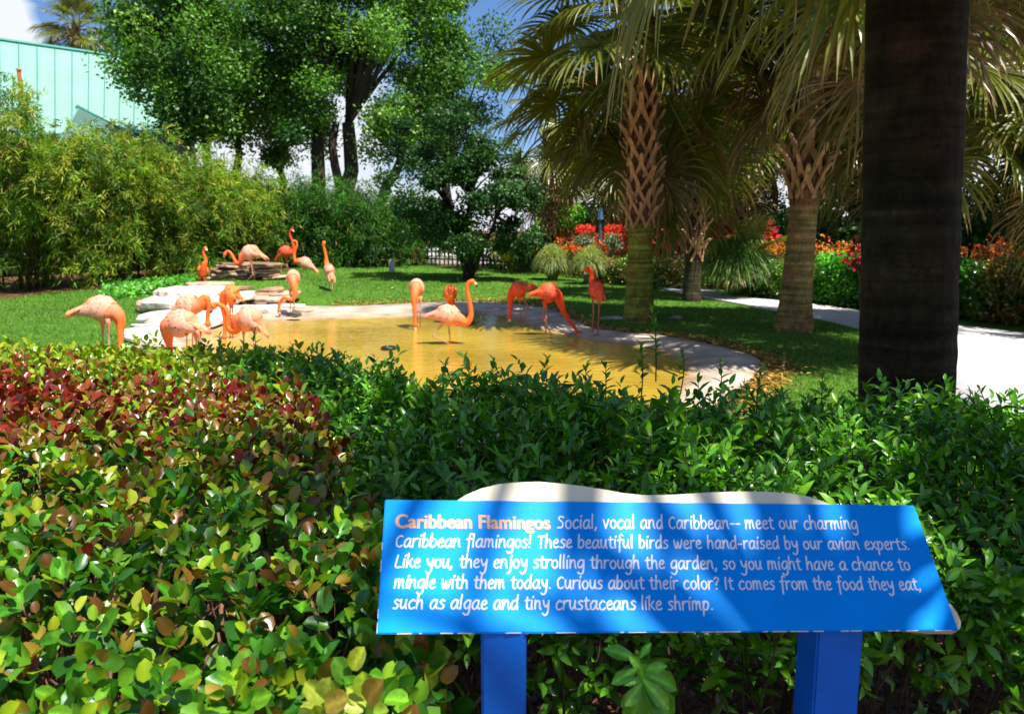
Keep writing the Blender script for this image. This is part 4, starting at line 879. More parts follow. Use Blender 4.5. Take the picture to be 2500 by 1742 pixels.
    mb.build('beak', M_SKIN, root, True)
    sv = unit(np.cross(ed, (0, 0, 1))+1e-6)
    for sg in (-1, 1):
        m1 = MB(); e = hd+sv*sg*.036+np.array([0, 0, .008]); m1.tube([e-sv*sg*.006, e, e+sv*sg*.005], [.003, .008, .004], 6, (.75, .6, .1)); m1.build('eye', M_SKIN, root)
    # folded wings of overlapping feathers
    if wing:
        ax_ = unit(r-b); sv = unit(np.cross(ax_, (0, 0, 1))); upv = unit(np.cross(sv, ax_)); upv = upv if upv[2] > 0 else -upv
        rg = np.random.default_rng(int(abs(tail[0])*7)); wc = np.array(p['wing'])
        def surf(q, ang, sg, off):                                       # point on the body skin, q = place along the spine
            q = max(0.0, min(q, 5.5)); i = q*5; c_ = np.array([np.interp(i, np.arange(len(Q)), Q[:, k]) for k in range(3)]); R0 = np.interp(i, np.arange(len(RR)), RR)
            return c_+(sv*sg*math.sin(ang)*thick+upv*math.cos(ang))*(R0*1.0+off)
        for sg in (-1, 1):
            m1 = MB()
            for rowi in range(6):
                for j in range(7):
                    ang = R_(6+j*17+(8 if rowi % 2 else 0)+rg.normal()*3); q0 = 4.75-rowi*.62-.08*j+rg.normal()*.06; ln = .95+.16*rowi-.03*j
                    off = .013; qs = [q0, q0-ln*.45, q0-ln*.8, q0-ln]; ww = [.5, 1.0, .7, .1]; da = R_(13)
                    V = []
                    for q, w_, o_ in zip(qs, ww, (off-.002, off+.004, off+.010, off+.013)):
                        V += [surf(q, ang-da*w_, sg, o_), surf(q, ang, sg, o_+.003), surf(q, ang+da*w_, sg, o_)]
                    k = min(1, max(0, (3.0-q0)/3)); cc = (wc*(1-k)+np.array(p['tail'])*k)*rg.uniform(.9, 1.1); kb = min(.75, max(0, q0-3.9)); cc = cc*(1-kb)+(np.array(p['body'])*.6+wc*.4)*kb
                    m1.add(V, [(a+b2, a+b2+1, a+b2+4, a+b2+3) for a in (0, 3, 6) for b2 in (0, 1)], cc.clip(0, .95))
            m1.build('wing', M_FEATH, root, True)
        m1 = MB()                                                        # drooping tertials over the tail
        for j in range(9):
            f = (j-4)/4; s0 = lerp(t, r, .55)+sv*f*rad*.55*thick+upv*rad*.38*(1-abs(f)*.5); e_ = t+sv*f*rad*.5+np.array([0, 0, -.03-.05*rg.random()])+unit(t-r)*.03*rg.normal()
            tn = sv*.018; m_ = lerp(s0, e_, .5)+upv*.015; m1.add([s0-tn, s0+tn, m_-tn, m_+tn, e_], [(0, 1, 3, 2), (2, 3, 4)], (np.array(p['tail'])*rg.uniform(.8, 1.15)).clip(0, 1))
        m1.build('tail_feathers', M_FEATH, root, False)
    return root
m_ = 1
flamingo('pale pink flamingo bending down on the left lawn, leftmost of all', 258, 9.2, (163, 768), (235, 752), (283, 766), .145, [(294, 786), (294, 806, -.02), (294, 828, -.04), (294, 850, -.06), (293, 868, -.08)], (292, 884, -.08), (288, 903, -.08),
         [[(251, 793, .05), (251, 845, .07), (250, 899, .06)], [(265, 790, -.05), (266, 845, -.04), (264, 903, -.05)]])
flamingo('bright orange flamingo standing upright on the ledge, facing the camera with white beak', 497, 18.0, (495, 690, .28), (495, 664, .14), (496, 660, -.06), .135, [(499, 645, -.10), (502, 637, -.08), (500, 626, -.07), (497, 617, -.06), (498, 609, -.05)], (501, 605, -.07), (507, 614, -.12),
         [[(488, 681, 0), (487, 700, 0), (487, 722, 0)], [(499, 681, 0), (505, 702, 0), (512, 724, -.1)]], 'orange', z0=.35)
flamingo('pale flamingo walking left on the mound beside the stacked rocks, neck stretched low', 610, 18.4, (655, 631), (617, 614), (594, 626), .165, [(586, 640), (577, 641), (571, 631), (565, 620), (559, 614), (553, 614)], (549, 621), (546, 629),
         [[(613, 640, .04), (623, 663, .05), (616, 702, .05)], [(613, 640, -.04), (618, 671, -.05), (592, 695, -.08)]], z0=.35)
flamingo('darker red flamingo facing right at the back, behind another one', 703, 23.5, (671, 635), (692, 614), (711, 616), .16, [(717, 609), (716, 597), (712, 585), (708, 575), (708, 566)], (712, 561), (720, 567),
         [[(698, 630), (699, 648), (703, 690)], [(700, 630), (702, 650), (708, 688)]], 'red', z0=.2)
flamingo('pale flamingo walking left on the back lawn with tall curved neck', 747, 22.3, (777, 665), (750, 644), (731, 638), .155, [(722, 638), (718, 624), (721, 610), (725, 598), (723, 589)], (717, 589), (711, 596),
         [[(745, 655, .04), (753, 679, .05), (761, 707, .05)], [(741, 655, -.04), (739, 669, -.05), (731, 688, -.05)]], z0=.1)
flamingo('pale flamingo seen from behind with straight raised neck, on the back lawn', 803, 18.6, (812, 684, -.25), (805, 664, -.12), (800, 653, .08), .135, [(797, 641, .12), (796, 628, .13), (793, 613, .13), (790, 601, .12)], (791, 592, .12), (788, 595, .22),
         [[(802, 680), (804, 704), (803, 736)], [(811, 680), (811, 704), (811, 731)]], z0=.03)
flamingo('front facing flamingo at the back rim of the pond with neck looping down', 716, 15.2, (716, 690, .3), (716, 677, .15), (715, 684, -.08), .138, [(720, 706, -.16), (720, 722, -.2), (713, 732, -.22), (702, 729, -.22), (692, 727, -.22), (684, 737, -.22), (681, 749, -.22)], (681, 757, -.22), (684, 770, -.22),
         [[(709, 712), (709, 740), (707, 777)], [(717, 712), (718, 742), (718, 783)]], 'pale', z0=.01)
flamingo('small orange bodied flamingo bending down among the cluster on the left of the pond', 565, 12.2, (592, 728), (572, 718), (550, 722), .135, [(545, 738), (546, 756), (549, 775), (549, 795, -.02), (549, 812, -.04)], (548, 822, -.05), (547, 834, -.06),
         [[(562, 742), (563, 770), (562, 826)], [(567, 742), (568, 770), (568, 828)]], 'orange', z0=-.02, deep=1)
flamingo('pale flamingo half hidden behind the largest one, neck hooked down', 462, 10.8, (408, 775), (450, 748), (487, 742), .15, [(501, 728), (508, 738), (510, 752), (508, 765), (507, 778)], (508, 790), (510, 803),
         [[(455, 775), (456, 810), (456, 850)], [(468, 775), (470, 810), (470, 852)]], z0=0)
flamingo('largest pale flamingo with streaked drooping wing, head down behind the cocoplum hedge', 448, 8.7, (514, 812), (455, 788), (412, 797), .145, [(410, 822), (413, 840), (415, 860), (415, 880)], (415, 893), (412, 912),
         [[(478, 820, .05), (481, 850, .05), (484, 915, .05)], [(486, 818, -.05), (488, 850, -.05), (490, 920, -.05)]], rb=.10)
flamingo('pale flamingo with neck looped back and orange wing tips, right of the cluster', 608, 9.6, (657, 822), (617, 779), (583, 783), .145, [(577, 803), (566, 806), (557, 797), (556, 782), (557, 766), (550, 753), (539, 745), (529, 742)], (522, 746), (516, 757),
         [[(595, 808, .04), (595, 840, .04), (594, 885, .04)], [(621, 805, -.04), (622, 840, -.04), (623, 890, -.04)]], z0=-.05, deep=1)
flamingo('pale flamingo facing the camera in the water with its neck straight down', 1018, 13.6, (1020, 716, .3), (1018, 702, .15), (1015, 705, -.06), .138, [(1011, 727, -.16), (1011, 745, -.2), (1012, 762, -.22), (1013, 780, -.23)], (1013, 793, -.23), (1014, 810, -.23),
         [[(1026, 732), (1026, 760), (1026, 800)], [(1019, 732), (1019, 760), (1018, 800)]], z0=WZ-.1, deep=1)
flamingo('flamingo behind the long necked wader, only its pale orange back showing', 1100, 14.4, (1106, 700, -.25), (1099, 714, -.12), (1098, 722, .08), .13, [(1104, 740, .16), (1110, 752, .2), (1112, 766, .2)], (1112, 776, .2), (1113, 790, .2),
         [[(1096, 740), (1096, 760), (1096, 792)], [(1104, 740), (1104, 760), (1104, 792)]], 'orange', z0=WZ-.1, deep=1)
flamingo('pale flamingo wading deep in the pond, long orange neck raised facing right', 1092, 11.6, (1035, 773), (1082, 766), (1121, 779), .14, [(1137, 787), (1147, 778), (1150, 762), (1147, 742), (1143, 722), (1140, 704), (1143, 691)], (1153, 687), (1167, 697),
         [[(1095, 790, .04), (1097, 812, .04), (1100, 842, .04)], [(1081, 790, -.05), (1058, 820, -.05), (1096, 838, -.05)]], z0=WZ-.15, deep=1)
flamingo('red flamingo in the shade dipping its head, left one of the crossed pair', 1268, 13.8, (1311, 698), (1272, 704), (1251, 716), .135, [(1246, 732), (1246, 748), (1245, 762)], (1244, 774), (1244, 790),
         [[(1268, 726), (1270, 755), (1271, 800)], [(1277, 726), (1290, 750), (1270, 798)]], 'red', z0=WZ-.05, deep=1)
flamingo('red orange flamingo reaching down into the water, right one of the crossed pair', 1335, 12.6, (1290, 720), (1332, 713), (1360, 722), .148, [(1369, 740), (1375, 758), (1385, 776), (1397, 791), (1406, 804)], (1412, 816), (1415, 831),
         [[(1332, 742), (1333, 775), (1333, 832)], [(1330, 742), (1325, 772), (1352, 830)]], 'red', z0=WZ-.05, deep=1)
flamingo('flamingo with red bent neck seen from behind on the right rim of the pond', 1454, 12.2, (1470, 733, -.25), (1458, 710, -.12), (1451, 699, .06), .125, [(1447, 682, .12), (1446, 671, .13), (1442, 660, .13), (1436, 655, .12)], (1431, 659, .12), (1428, 672, .12),
         [[(1447, 727), (1449, 760), (1446, 812)], [(1463, 727), (1462, 760), (1459, 817)]], 'red', z0=.0)
bpy.context.view_layer.update()
# ------------------------------------------------------------------ foreground hedges
def proj(P):
    q = P-np.array([0, 0, CAMZ]); s, c = math.sin(PITCH), math.cos(PITCH)
    zc = q[:, 1]*c-q[:, 2]*s; yc = q[:, 1]*s+q[:, 2]*c
    return CXP+F*q[:, 0]/zc, CYP-F*yc/zc, zc
def hedge_object(name, label, pos, ax, nr, size, col, outer, tm_hi, tm_lo, mat, twigs, base, twc=(.24, .13, .075), nbig=300, nvar=14):
    root = empty(name, base, label, 'hedge'); b = np.array(base, float); pos = pos-b
    px, py, zc = proj(pos+b); pr = np.where((px > -20) & (px < 2520) & (py > 0) & (py < 1760) & (zc > .3), size*F/np.maximum(zc, .3), 0)*(outer > .55)
    idx = np.argsort(-pr)[:nbig]; big = np.zeros(len(pos), bool); big[idx] = True
    sel = RNG.choice(len(idx), nvar, replace=False); pc = col[idx][sel]
    ax = unit(ax); nr = unit(nr-ax*(nr*ax).sum(1, keepdims=True)); sd = np.cross(ax, nr); vm = []
    for k, c in enumerate(pc):
        tv, tf = tm_hi[k % len(tm_hi)]; vm.append(mesh_tris('leaf', tv, tf, M_BIG, np.tile(c, (len(tv), 1))*vmul_hi(tv)[:, None], True))
    for i in idx:
        k = int(np.argmin(((pc-col[i])**2).sum(1)+RNG.random(nvar)*2e-3))
        o = mk('leaf', vm[k], root)
        o.matrix_basis = Matrix([[sd[i][r]*size[i], ax[i][r]*size[i], nr[i][r]*size[i], pos[i][r]] for r in range(3)]+[[0, 0, 0, 1]])
    n = ~big
    leafobj('foliage', leaf_arrays(tm_lo, pos[n], ax[n], nr[n], size[n], col[n]), mat, root)
    mb = MB()
    for P, r in twigs: mb.tube(np.array(P)-b, r, 5, twc)
    o = mb.build('twigs', M_BARK, root, True); o['kind'] = 'stuff'
    return root
def xb(y): return -.16-(y-1.2)*.30                    # line where the two hedges meet
def zt_left(x, y): return .99+.02*np.sin(x*2.3+.5)+.02*np.sin(y*3.1)-.5*np.clip((1.45-y)/.55, 0, 1)**2-.10*np.clip((y-4.0)/.3, 0, 1)-.12*np.clip((x-xb(y)+.1)/.15, 0, 1)
# cocoplum: round, upright, cupped leaves on short shoots
n_sh = 4300
Ys = 1.0+(4.32-1.0)*RNG.random(n_sh)**.72; Xs = -(RNG.random(n_sh)*(np.clip(Ys*.72+.5, 0, 4)+xb(Ys)))+xb(Ys)+RNG.normal(size=n_sh)*.03
dz = np.abs(RNG.exponential(.085, n_sh)); dz = np.minimum(dz, .6)
Zs = zt_left(Xs, Ys)-dz+np.where(RNG.random(n_sh) < .1, RNG.uniform(0, .07, n_sh), 0)
nf = 800                                              # front face and far face shoots
xf = RNG.uniform(-1.1, -.14, nf); yf = 1.06+np.abs(RNG.normal(size=nf))*.10; zf = .93*RNG.random(nf)**.7
Xs = np.r_[Xs, xf, xb(1.5+RNG.random(500)*0)+0*xf[:500]+.08*RNG.random(500)]; y2 = RNG.uniform(1.15, 1.9, 500); Ys = np.r_[Ys, yf, y2]; Zs = np.r_[Zs, zf, RNG.uniform(.25, .93, 500)]; dz = np.r_[dz, np.abs(yf-1.06), np.full(500, .05)]
Xs[-500:] = xb(y2)+RNG.uniform(-.05, .06, 500)
out_n = np.zeros((len(Xs), 3)); out_n[:, 2] = 1; out_n[n_sh:, :] = (.1, -.6, .55)
per = 5; N_ = len(Xs)*per; sh = np.c_[Xs, Ys, Zs]
shd = unit(out_n+rdir(len(Xs))*.42)
S0 = np.repeat(sh, per, axis=0); SD = np.repeat(shd, per, axis=0); j = np.tile(np.arange(per), len(Xs)); azr = np.repeat(RNG.uniform(0, 6.28, len(Xs)), per)+j*2.4
u1 = unit(np.cross(SD, np.array([.3, .9, .2]))); u2 = np.cross(SD, u1); rad_ = u1*np.cos(azr)[:, None]+u2*np.sin(azr)[:, None]
pos = S0+SD*((j-2)*.014)[:, None]+rad_*.006
opening = np.clip(1.15-j*.17, .2, 1.2)+RNG.normal(size=N_)*.15
ax = unit(SD+rad_*opening[:, None]+rdir(N_)*.15); nr = unit(SD*.8-rad_*.8+rdir(N_)*.2)
size = RNG.uniform(.032, .057, N_)*(1.12-.10*j)
GRc = np.array([(.045, .19, .010), (.08, .25, .012), (.028, .12, .008), (.12, .29, .015)]); YGc = np.array([(.24, .36, .012), (.17, .31, .010), (.32, .36, .02)]); RDc = np.array([(.14, .012, .008), (.22, .018, .009), (.09, .013, .007), (.26, .06, .012)]); OLc = np.array([(.24, .17, .015), (.20, .09, .012), (.28, .20, .02), (.15, .06, .012)])
qx, qy, _ = proj(S0)
X0, Y0 = S0[:, 0], S0[:, 1]
pat = np.sin(X0*2.1+1.3*np.sin(Y0*1.7))*.5+np.sin(X0*5.3+Y0*4.1)*.35+RNG.normal(size=len(sh)).repeat(per)*.35
band_r = np.exp(-((Y0-3.05-.25*X0*.0-.35*np.sin(X0*1.6))/.50)**2)*(Y0 > 2.2)       # red new growth in a belt across the hedge top
typ = RNG.random(len(sh)).repeat(per)
pr_red = np.clip(.10+.44*band_r+.38*pat*band_r, 0, .85)*np.where(j >= 1, 1, .55); pr_red = np.where(Y0 > 3.75, .06, pr_red); pr_red = np.where(Y0 < 2.0, .05, pr_red)
pr_yg = np.where(Y0 > 3.5, .85, np.where(Y0 < 1.7, .12, .16)); pr_ol = np.where(Y0 < 2.6, .26, .14)*np.where(j >= 2, 1.4, .5)
r_ = RNG.random(N_)*.45+typ*.55; ci = RNG.integers(0, 3, N_)
col = GRc[RNG.integers(0, 4, N_)]
col = np.where((r_ < pr_red+pr_ol+pr_yg)[:, None], YGc[ci], col); col = np.where((r_ < pr_red+pr_ol)[:, None], OLc[RNG.integers(0, 4, N_)], col); col = np.where((r_ < pr_red)[:, None], RDc[RNG.integers(0, 4, N_)], col)
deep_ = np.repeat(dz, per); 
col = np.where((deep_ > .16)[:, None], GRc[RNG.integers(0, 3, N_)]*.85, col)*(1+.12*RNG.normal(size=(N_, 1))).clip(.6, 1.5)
col = col.clip(0, .9)
twigs = []
for i in RNG.choice(len(sh), 1500, replace=False):
    p = sh[i]; r0 = RNG.uniform(.002, .0045); q = p-shd[i]*RNG.uniform(.08, .2)+RNG.normal(size=3)*.03; q2 = q+np.array([RNG.normal()*.08, RNG.normal()*.06+.03, -RNG.uniform(.1, .25)])
    twigs.append(([q2, q, (q+p)/2+RNG.normal(size=3)*.008, p], [r0*1.5, r0*1.2, r0, r0*.6]))
for _ in range(110):
    b_ = np.array([RNG.uniform(-1.4, -.15), RNG.uniform(1.25, 2.0), 0]); t_ = b_+(RNG.normal()*.15, RNG.normal()*.12-.1, RNG.uniform(.6, .92)); m_ = (b_+t_)/2+RNG.normal(size=3)*.06
    twigs.append((bez(b_, m_, t_, 7), np.linspace(.0065, .0025, 7)))
HI_O = [tmpl_hi(w, cu, fo, (.66, .98, 1.0, .7), (.15, .38, .64, .87)) for w, cu, fo in ((.70, .14, .2), (.64, .25, .28), (.76, .08, .16), (.6, -.1, .25))]
LO_O = tmpl(.68, .14, .22, (.75, 1.0, .72), (.2, .52, .84))
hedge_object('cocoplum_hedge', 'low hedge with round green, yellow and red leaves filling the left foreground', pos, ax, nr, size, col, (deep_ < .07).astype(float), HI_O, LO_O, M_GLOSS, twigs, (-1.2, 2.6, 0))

# green hedge with pointed leaves
def far_edge(x): return np.interp(x, [-1.25, -.9, -.3, .2, 1.6, 4], [4.0, 3.8, 3.05, 3.0, 2.95, 2.75])
def near_edge(x): return np.interp(x, [-1.4, -.75, -.3, -.1, .3, 5], [3.4, 2.9, 2.0, 1.62, 1.62, 1.62])
def zt_right(x, y):
    f = np.clip((y-near_edge(x))/.75, 0, 1); e = np.clip((far_edge(x)-y)/.25, 0, 1)
    return .83-.055*np.clip(x-.5, 0, 2)+.19*f**.8-.12*(1-e)+.035*np.sin(x*4.1+y*3)+.03*np.sin(x*9+1.7)*np.cos(y*7)
n_sh = 6200
Xs = -1.25+(3.6+1.25)*RNG.random(n_sh)**1.1; fy = RNG.random(n_sh); ne, fe = near_edge(Xs), far_edge(Xs); Ys = ne+(fe-ne)*fy
dz = np.minimum(RNG.exponential(.085, n_sh), .5); Zs = zt_right(Xs, Ys)-dz
spr = RNG.random(n_sh) < .13; Zs = np.where(spr, zt_right(Xs, Ys)+RNG.uniform(0, .07, n_sh), Zs)
nf = 380; xf = RNG.uniform(-.3, 2.8, nf); yf = near_edge(xf)+np.abs(RNG.normal(size=nf))*.08; zf = .52+.33*RNG.random(nf)**.7
Xs = np.r_[Xs, xf]; Ys = np.r_[Ys, yf]; Zs = np.r_[Zs, zf]; dz = np.r_[dz, np.abs(yf-near_edge(xf))]
sh = np.c_[Xs, Ys, Zs]; out_n = np.zeros_like(sh); out_n[:, 2] = 1; out_n[n_sh:] = (0, -.75, .35)
edge = np.clip((near_edge(Xs)+.5-Ys)/.5, 0, 1); out_n[:, 1] -= edge*.4
shd = unit(out_n+rdir(len(sh))*.55); per = 6; N_ = len(sh)*per
S0 = np.repeat(sh, per, axis=0); SD = np.repeat(shd, per, axis=0); j = np.tile(np.arange(per), len(sh)); azr = np.repeat(RNG.uniform(0, 6.28, len(sh)), per)+j*2.4
u1 = unit(np.cross(SD, np.array([.3, .9, .2]))); u2 = np.cross(SD, u1); rad_ = u1*np.cos(azr)[:, None]+u2*np.sin(azr)[:, None]
pos = S0+SD*((j-3)*.016)[:, None]; opening = np.clip(1.5-j*.2, .25, 1.6)+RNG.normal(size=N_)*.15
ax = unit(SD+rad_*opening[:, None]+rdir(N_)*.12); nr = unit(SD-rad_*.55+rdir(N_)*.15)
size = RNG.uniform(.042, .075, N_)*(1.1-.11*j).clip(.4, 1.2)
LG = np.array([(.075, .25, .006), (.052, .18, .006), (.12, .32, .009), (.17, .40, .015), (.036, .13, .006)])
col = LG[RNG.integers(0, 5, N_)]*(1+.14*RNG.normal(size=(N_, 1))).clip(.6, 1.5); young = (j >= 4) & (RNG.random(N_) < .6); col = np.where(young[:, None], np.array([(.13, .38, .03)]), col)
deep_ = np.repeat(dz, per); twigs = []
for i in RNG.choice(len(sh), 2200, replace=False):
    p = sh[i]; r0 = RNG.uniform(.0012, .0025); q = p-shd[i]*RNG.uniform(.08, .16); twigs.append(([q+np.array([RNG.normal()*.04, RNG.normal()*.04, -.15]), q, p+shd[i]*.05], [r0*1.6, r0*1.2, r0*.5]))
for _ in range(90):
    b_ = np.array([RNG.uniform(-.2, 2.8), RNG.uniform(1.85, 2.5), 0]); t_ = b_+(RNG.normal()*.12, RNG.normal()*.1, RNG.uniform(.5, .8)); twigs.append((bez(b_, (b_+t_)/2+RNG.normal(size=3)*.04, t_, 6), np.linspace(.010, .004, 6)))
HI_L = [tmpl_hi(w, cu, fo, (.62, 1.0, .92, .5), (.18, .42, .66, .86)) for w, cu, fo in ((.40, .28, .2), (.36, .4, .22), (.44, .16, .18), (.34, .1, .25))]
LO_L = tmpl(.40, .25, .2, (.8, 1, .6), (.25, .52, .8))
# upright sprouts that stand above the clipped top: leaf pairs along a stem, added to this hedge
sprouts = [(1603, 748, 845, 3.1), (1325, 868, 925, 3.02), (1208, 870, 925, 3.0), (1087, 885, 940, 3.05), (945, 880, 915, 3.3), (1565, 835, 900, 3.05), (1655, 850, 905, 3.0), (700, 835, 870, 3.9), (2010, 912, 950, 2.8), (2160, 925, 960, 2.8), (2270, 935, 975, 2.75), (1430, 885, 930, 2.95), (862, 873, 905, 3.5), (1760, 878, 915, 2.95), (1480, 885, 925, 2.9), (1145, 895, 935, 2.9), (1850, 895, 940, 2.85), (540, 812, 860, 4.1), (620, 800, 850, 4.05)]
eP, eA, eN, eS, eC = [], [], [], [], []
for (sx_, ytop, ybot, Yd) in sprouts:
    a_, b_ = np.array(vp(sx_, ybot+25, Yd)), np.array(vp(sx_+RNG.normal()*6, ytop+8, Yd)); H_ = np.linalg.norm(b_-a_); k = int(H_/.022)+5; twigs.append((bez(a_-(0, 0, .1), (a_+b_)/2+RNG.normal(size=3)*.012, b_, 6), np.linspace(.003, .0012, 6)))
    for i in range(k):
        t = i/(k-1); p = a_+(b_-a_)*t; az = i*2.4+RNG.random(); o_ = np.array([math.cos(az), math.sin(az), 0]); up_ = (.55+1.4*t)
        eP.append(p); eA.append(o_+(0, 0, up_)); eN.append(np.array([0, 0, 1.])-o_*.6*up_); eS.append(RNG.uniform(.042, .062)*(1.05-.45*t)); eC.append(LG[RNG.integers(0, 4)]*RNG.uniform(.8, 1.4))
pos = np.r_[pos, eP]; ax = np.r_[ax, eA]; nr = np.r_[nr, eN]; size = np.r_[size, eS]; col = np.r_[col, eC]; deep_ = np.r_[deep_, np.zeros(len(eP))]
hedge_object('green_hedge', 'leafy bright green hedge with pointed leaves running behind the blue sign', pos, ax, nr, size, col.clip(0, .9), (deep_ < .06).astype(float), HI_L, LO_L, M_GLOSS, twigs, (1.0, 2.4, 0), (.075, .05, .028))

def sprig(name, label, base, tip, shoots, tms, cols, cat_='shoot'):
    base = np.array(base, float); root = empty(name, base, label, cat_); mb = MB(); t = np.array(tip)-base
    mb.tube(bez((0, 0, 0), t*.5+np.array([0, .03, 0]), t, 8), np.linspace(.005, .003, 8), 6, (.16, .25, .04)); mb.build('stem', M_BARK, root, True)
    for (fx, ang, L_, fr, tilt) in shoots:
        L_ *= .84
        c = np.array(cols[RNG.integers(len(cols))])*RNG.uniform(.85, 1.15); tv, tf = tms[RNG.integers(len(tms))]
        me = mesh_tris('leaf', tv, tf, M_BIG, np.tile(c, (len(tv), 1))*vmul_hi(tv)[:, None], True); a = R_(ang)
        axv = unit(np.array([math.cos(a), -.25-tilt, math.sin(a)])); n_ = unit(np.array([0, -.75, .65])); n_ = unit(n_-axv*n_.dot(axv)); s_ = np.cross(axv, n_); p = t*fx+np.array([0, -.01*fr, 0])
        o = mk('leaf', me, root); o.matrix_basis = Matrix([[s_[r]*L_, axv[r]*L_, n_[r]*L_, p[r]] for r in range(3)]+[[0, 0, 0, 1]])
a_, b_ = vp(1560, 1755, 1.38), vp(1555, 1590, 1.10)
sprig('hedge_shoot', 'sunlit pale green leafy shoot hanging in front of the lower edge of the sign', a_, b_,
      [(.7, 215, .05, 3, .2), (.7, -62, .07, 5, .3), (.6, -110, .06, 4, .2), (.95, 35, .045, 4, .3), (.97, 120, .04, 4, .3), (.95, 150, .062, 1, 0), (.9, 200, .055, 2, .1), (.95, 62, .035, 1, 0), (.9, -25, .085, 1, 0), (.88, -52, .10, 3, .1), (.85, -75, .105, 2, .1), (.85, -100, .09, 3, .2), (.8, -120, .07, 4, .2), (.86, -40, .07, 4, .2), (.9, 100, .04, 5, .3), (.85, 225, .05, 5, .2), (.8, -88, .12, 1, 0), (.92, -8, .05, 4, .2), (.9, 170, .04, 5, .3)],
      [tmpl_hi(w, cu, fo, (.35, .75, 1.05, .62), (.15, .4, .68, .88)) for w, cu, fo in ((.42, .3, .15), (.46, .2, .2), (.40, .4, .2))], [(.11, .36, .02), (.14, .40, .025), (.08, .29, .015), (.18, .44, .04)])
a_, b_ = vp(800, 1800, 1.12), vp(800, 1700, 1.0)
sprig('cocoplum_shoot', 'large yellow green and bronze leaves at the bottom edge, left of the sign post', a_, b_,
      [(1, 125, .055, 1, 0), (1, 80, .05, 1, .1), (.9, 60, .05, 2, .1), (.8, 100, .045, 3, .2), (1.0, 30, .05, 2, .1), (.8, 150, .045, 2, .2), (.9, 5, .045, 3, .2)],
      HI_O, [(.30, .42, .03), (.34, .25, .03), (.22, .38, .03), (.36, .44, .05)])
a_, b_ = vp(905, 1800, 1.1), vp(900, 1690, 1.0)
sprig('cocoplum_shoot', 'bright yellow green leaves at the bottom edge, right beside the sign post', a_, b_,
      [(1, 95, .05, 1, 0), (1, 60, .055, 2, .1), (.9, 130, .045, 1, .1), (.85, 25, .045, 3, .2), (.9, 160, .04, 2, .1)], HI_O, [(.30, .44, .03), (.34, .40, .04), (.30, .2, .03)])

# ------------------------------------------------------------------ the sign
SW, SH = .95, .2243; SR = (Matrix.Rotation(.0970, 3, 'Z') @ Matrix.Rotation(.0449, 3, 'Y') @ Matrix.Rotation(.795, 3, 'X')); SO = Vector((.2615, 1.2715, 1.0487))
sgn = empty('garden_sign', (SO.x, SO.y+.12, 0), 'bright blue slanted garden sign on two blue posts, with white handwritten text', 'sign')
sb0 = Vector(sgn.location)
M_BLUE, n, b, o = newmat('blue_enamel'); b.inputs['Base Color'].default_value = (.0, .235, .84, 1); b.inputs['Roughness'].default_value = .45; b.inputs['Specular IOR Level'].default_value = .06
q = n.nodes.new('ShaderNodeTexNoise'); q.inputs['Scale'].default_value = 9; q.inputs['Detail'].default_value = 8; t_ = n.nodes.new('ShaderNodeTexCoord'); n.links.new(t_.outputs['Object'], q.inputs[0])
r = n.nodes.new('ShaderNodeValToRGB'); e = r.color_ramp.elements; e[0].position = .3; e[0].color = (.0, .265, .82, 1); e[1].position = .75; e[1].color = (.0, .30, .90, 1); n.links.new(q.outputs[0], r.inputs[0]); n.links.new(r.outputs[0], b.inputs['Base Color'])
M_CREAM = col_mat('cream_board', .5, .3, .04, 6); M_POST = col_mat('blue_post_paint', .45, .4, .10, 14)
M_INKW = col_mat('white_lettering', .6, .2, .02, 50); M_INKP = col_mat('peach_lettering', .6, .2, .02, 50)
LM = Matrix.Translation(SO-sb0) @ SR.to_4x4()
def lbox(name, a, b_, col, mat, bev=0): 
    bm = bmesh.new(); bmesh.ops.create_cube(bm, size=1)
    for v in bm.verts: v.co = Vector((a[i]+(b_[i]-a[i])*(v.co[i]+.5) for i in range(3)))
    if bev: bmesh.ops.bevel(bm, geom=bm.edges[:], offset=bev, segments=2, affect='EDGES')
    me = bpy.data.meshes.new(name); bm.to_mesh(me); bm.free(); at_ = me.attributes.new('col', 'FLOAT_COLOR', 'POINT'); at_.data.foreach_set('color', np.tile(np.array(list(col)+[1], np.float32), len(me.vertices))); me.materials.append(mat); return me
o = mk('panel', lbox('panel', (-SW/2, -SH/2, -.006), (SW/2, SH/2, 0), (0, .2, .8), M_BLUE, .0015), sgn); o.matrix_basis = LM; panel = o
def uvp(px, py):                                                       # photo point -> panel coordinates
    d = ray(px, py); nrm_ = SR @ Vector((0, 0, 1)); t = (SO-Vector((0, 0, CAMZ))).dot(nrm_)/d.dot(nrm_); P = Vector((0, 0, CAMZ))+d*t; q = SR.transposed() @ (P-SO); return q.x, q.y
K = 2500/2296
wave = [(1015, 1126), (1045, 1107), (1080, 1092), (1120, 1082), (1165, 1078), (1210, 1077), (1260, 1081), (1310, 1087), (1360, 1095), (1400, 1103), (1450, 1107), (1520, 1106), (1590, 1101), (1660, 1099), (1720, 1099), (1775, 1103), (1820, 1111), (1858, 1124)]
mb = MB(); pl = []
for x, y in wave:
    u_, v_ = uvp(x*K, y*K); pl.append((u_, v_+.002))
mb.prism([(-.34, -.02), (SW/2-.06, -.02), (SW/2-.06, .06)]+[(u_, v_) for u_, v_ in pl[::-1]]+[(-.36, .06)], -.020, -.008, (.80, .72, .52))
cor = [(2020, 1290), (2120, 1338), (2140, 1352), (2153, 1370), (2161, 1390), (2160, 1403), (2150, 1412), (2100, 1412)]
q_ = [uvp(x*K, y*K) for x, y in cor]; mb.prism([(.30, -.10)]+[(.30, .0)]+[q_[0]]+q_[1:], -.0205, -.0085, (.80, .68, .46))
o = mb.build('cream_backboard', M_CREAM, sgn); o.matrix_basis = LM
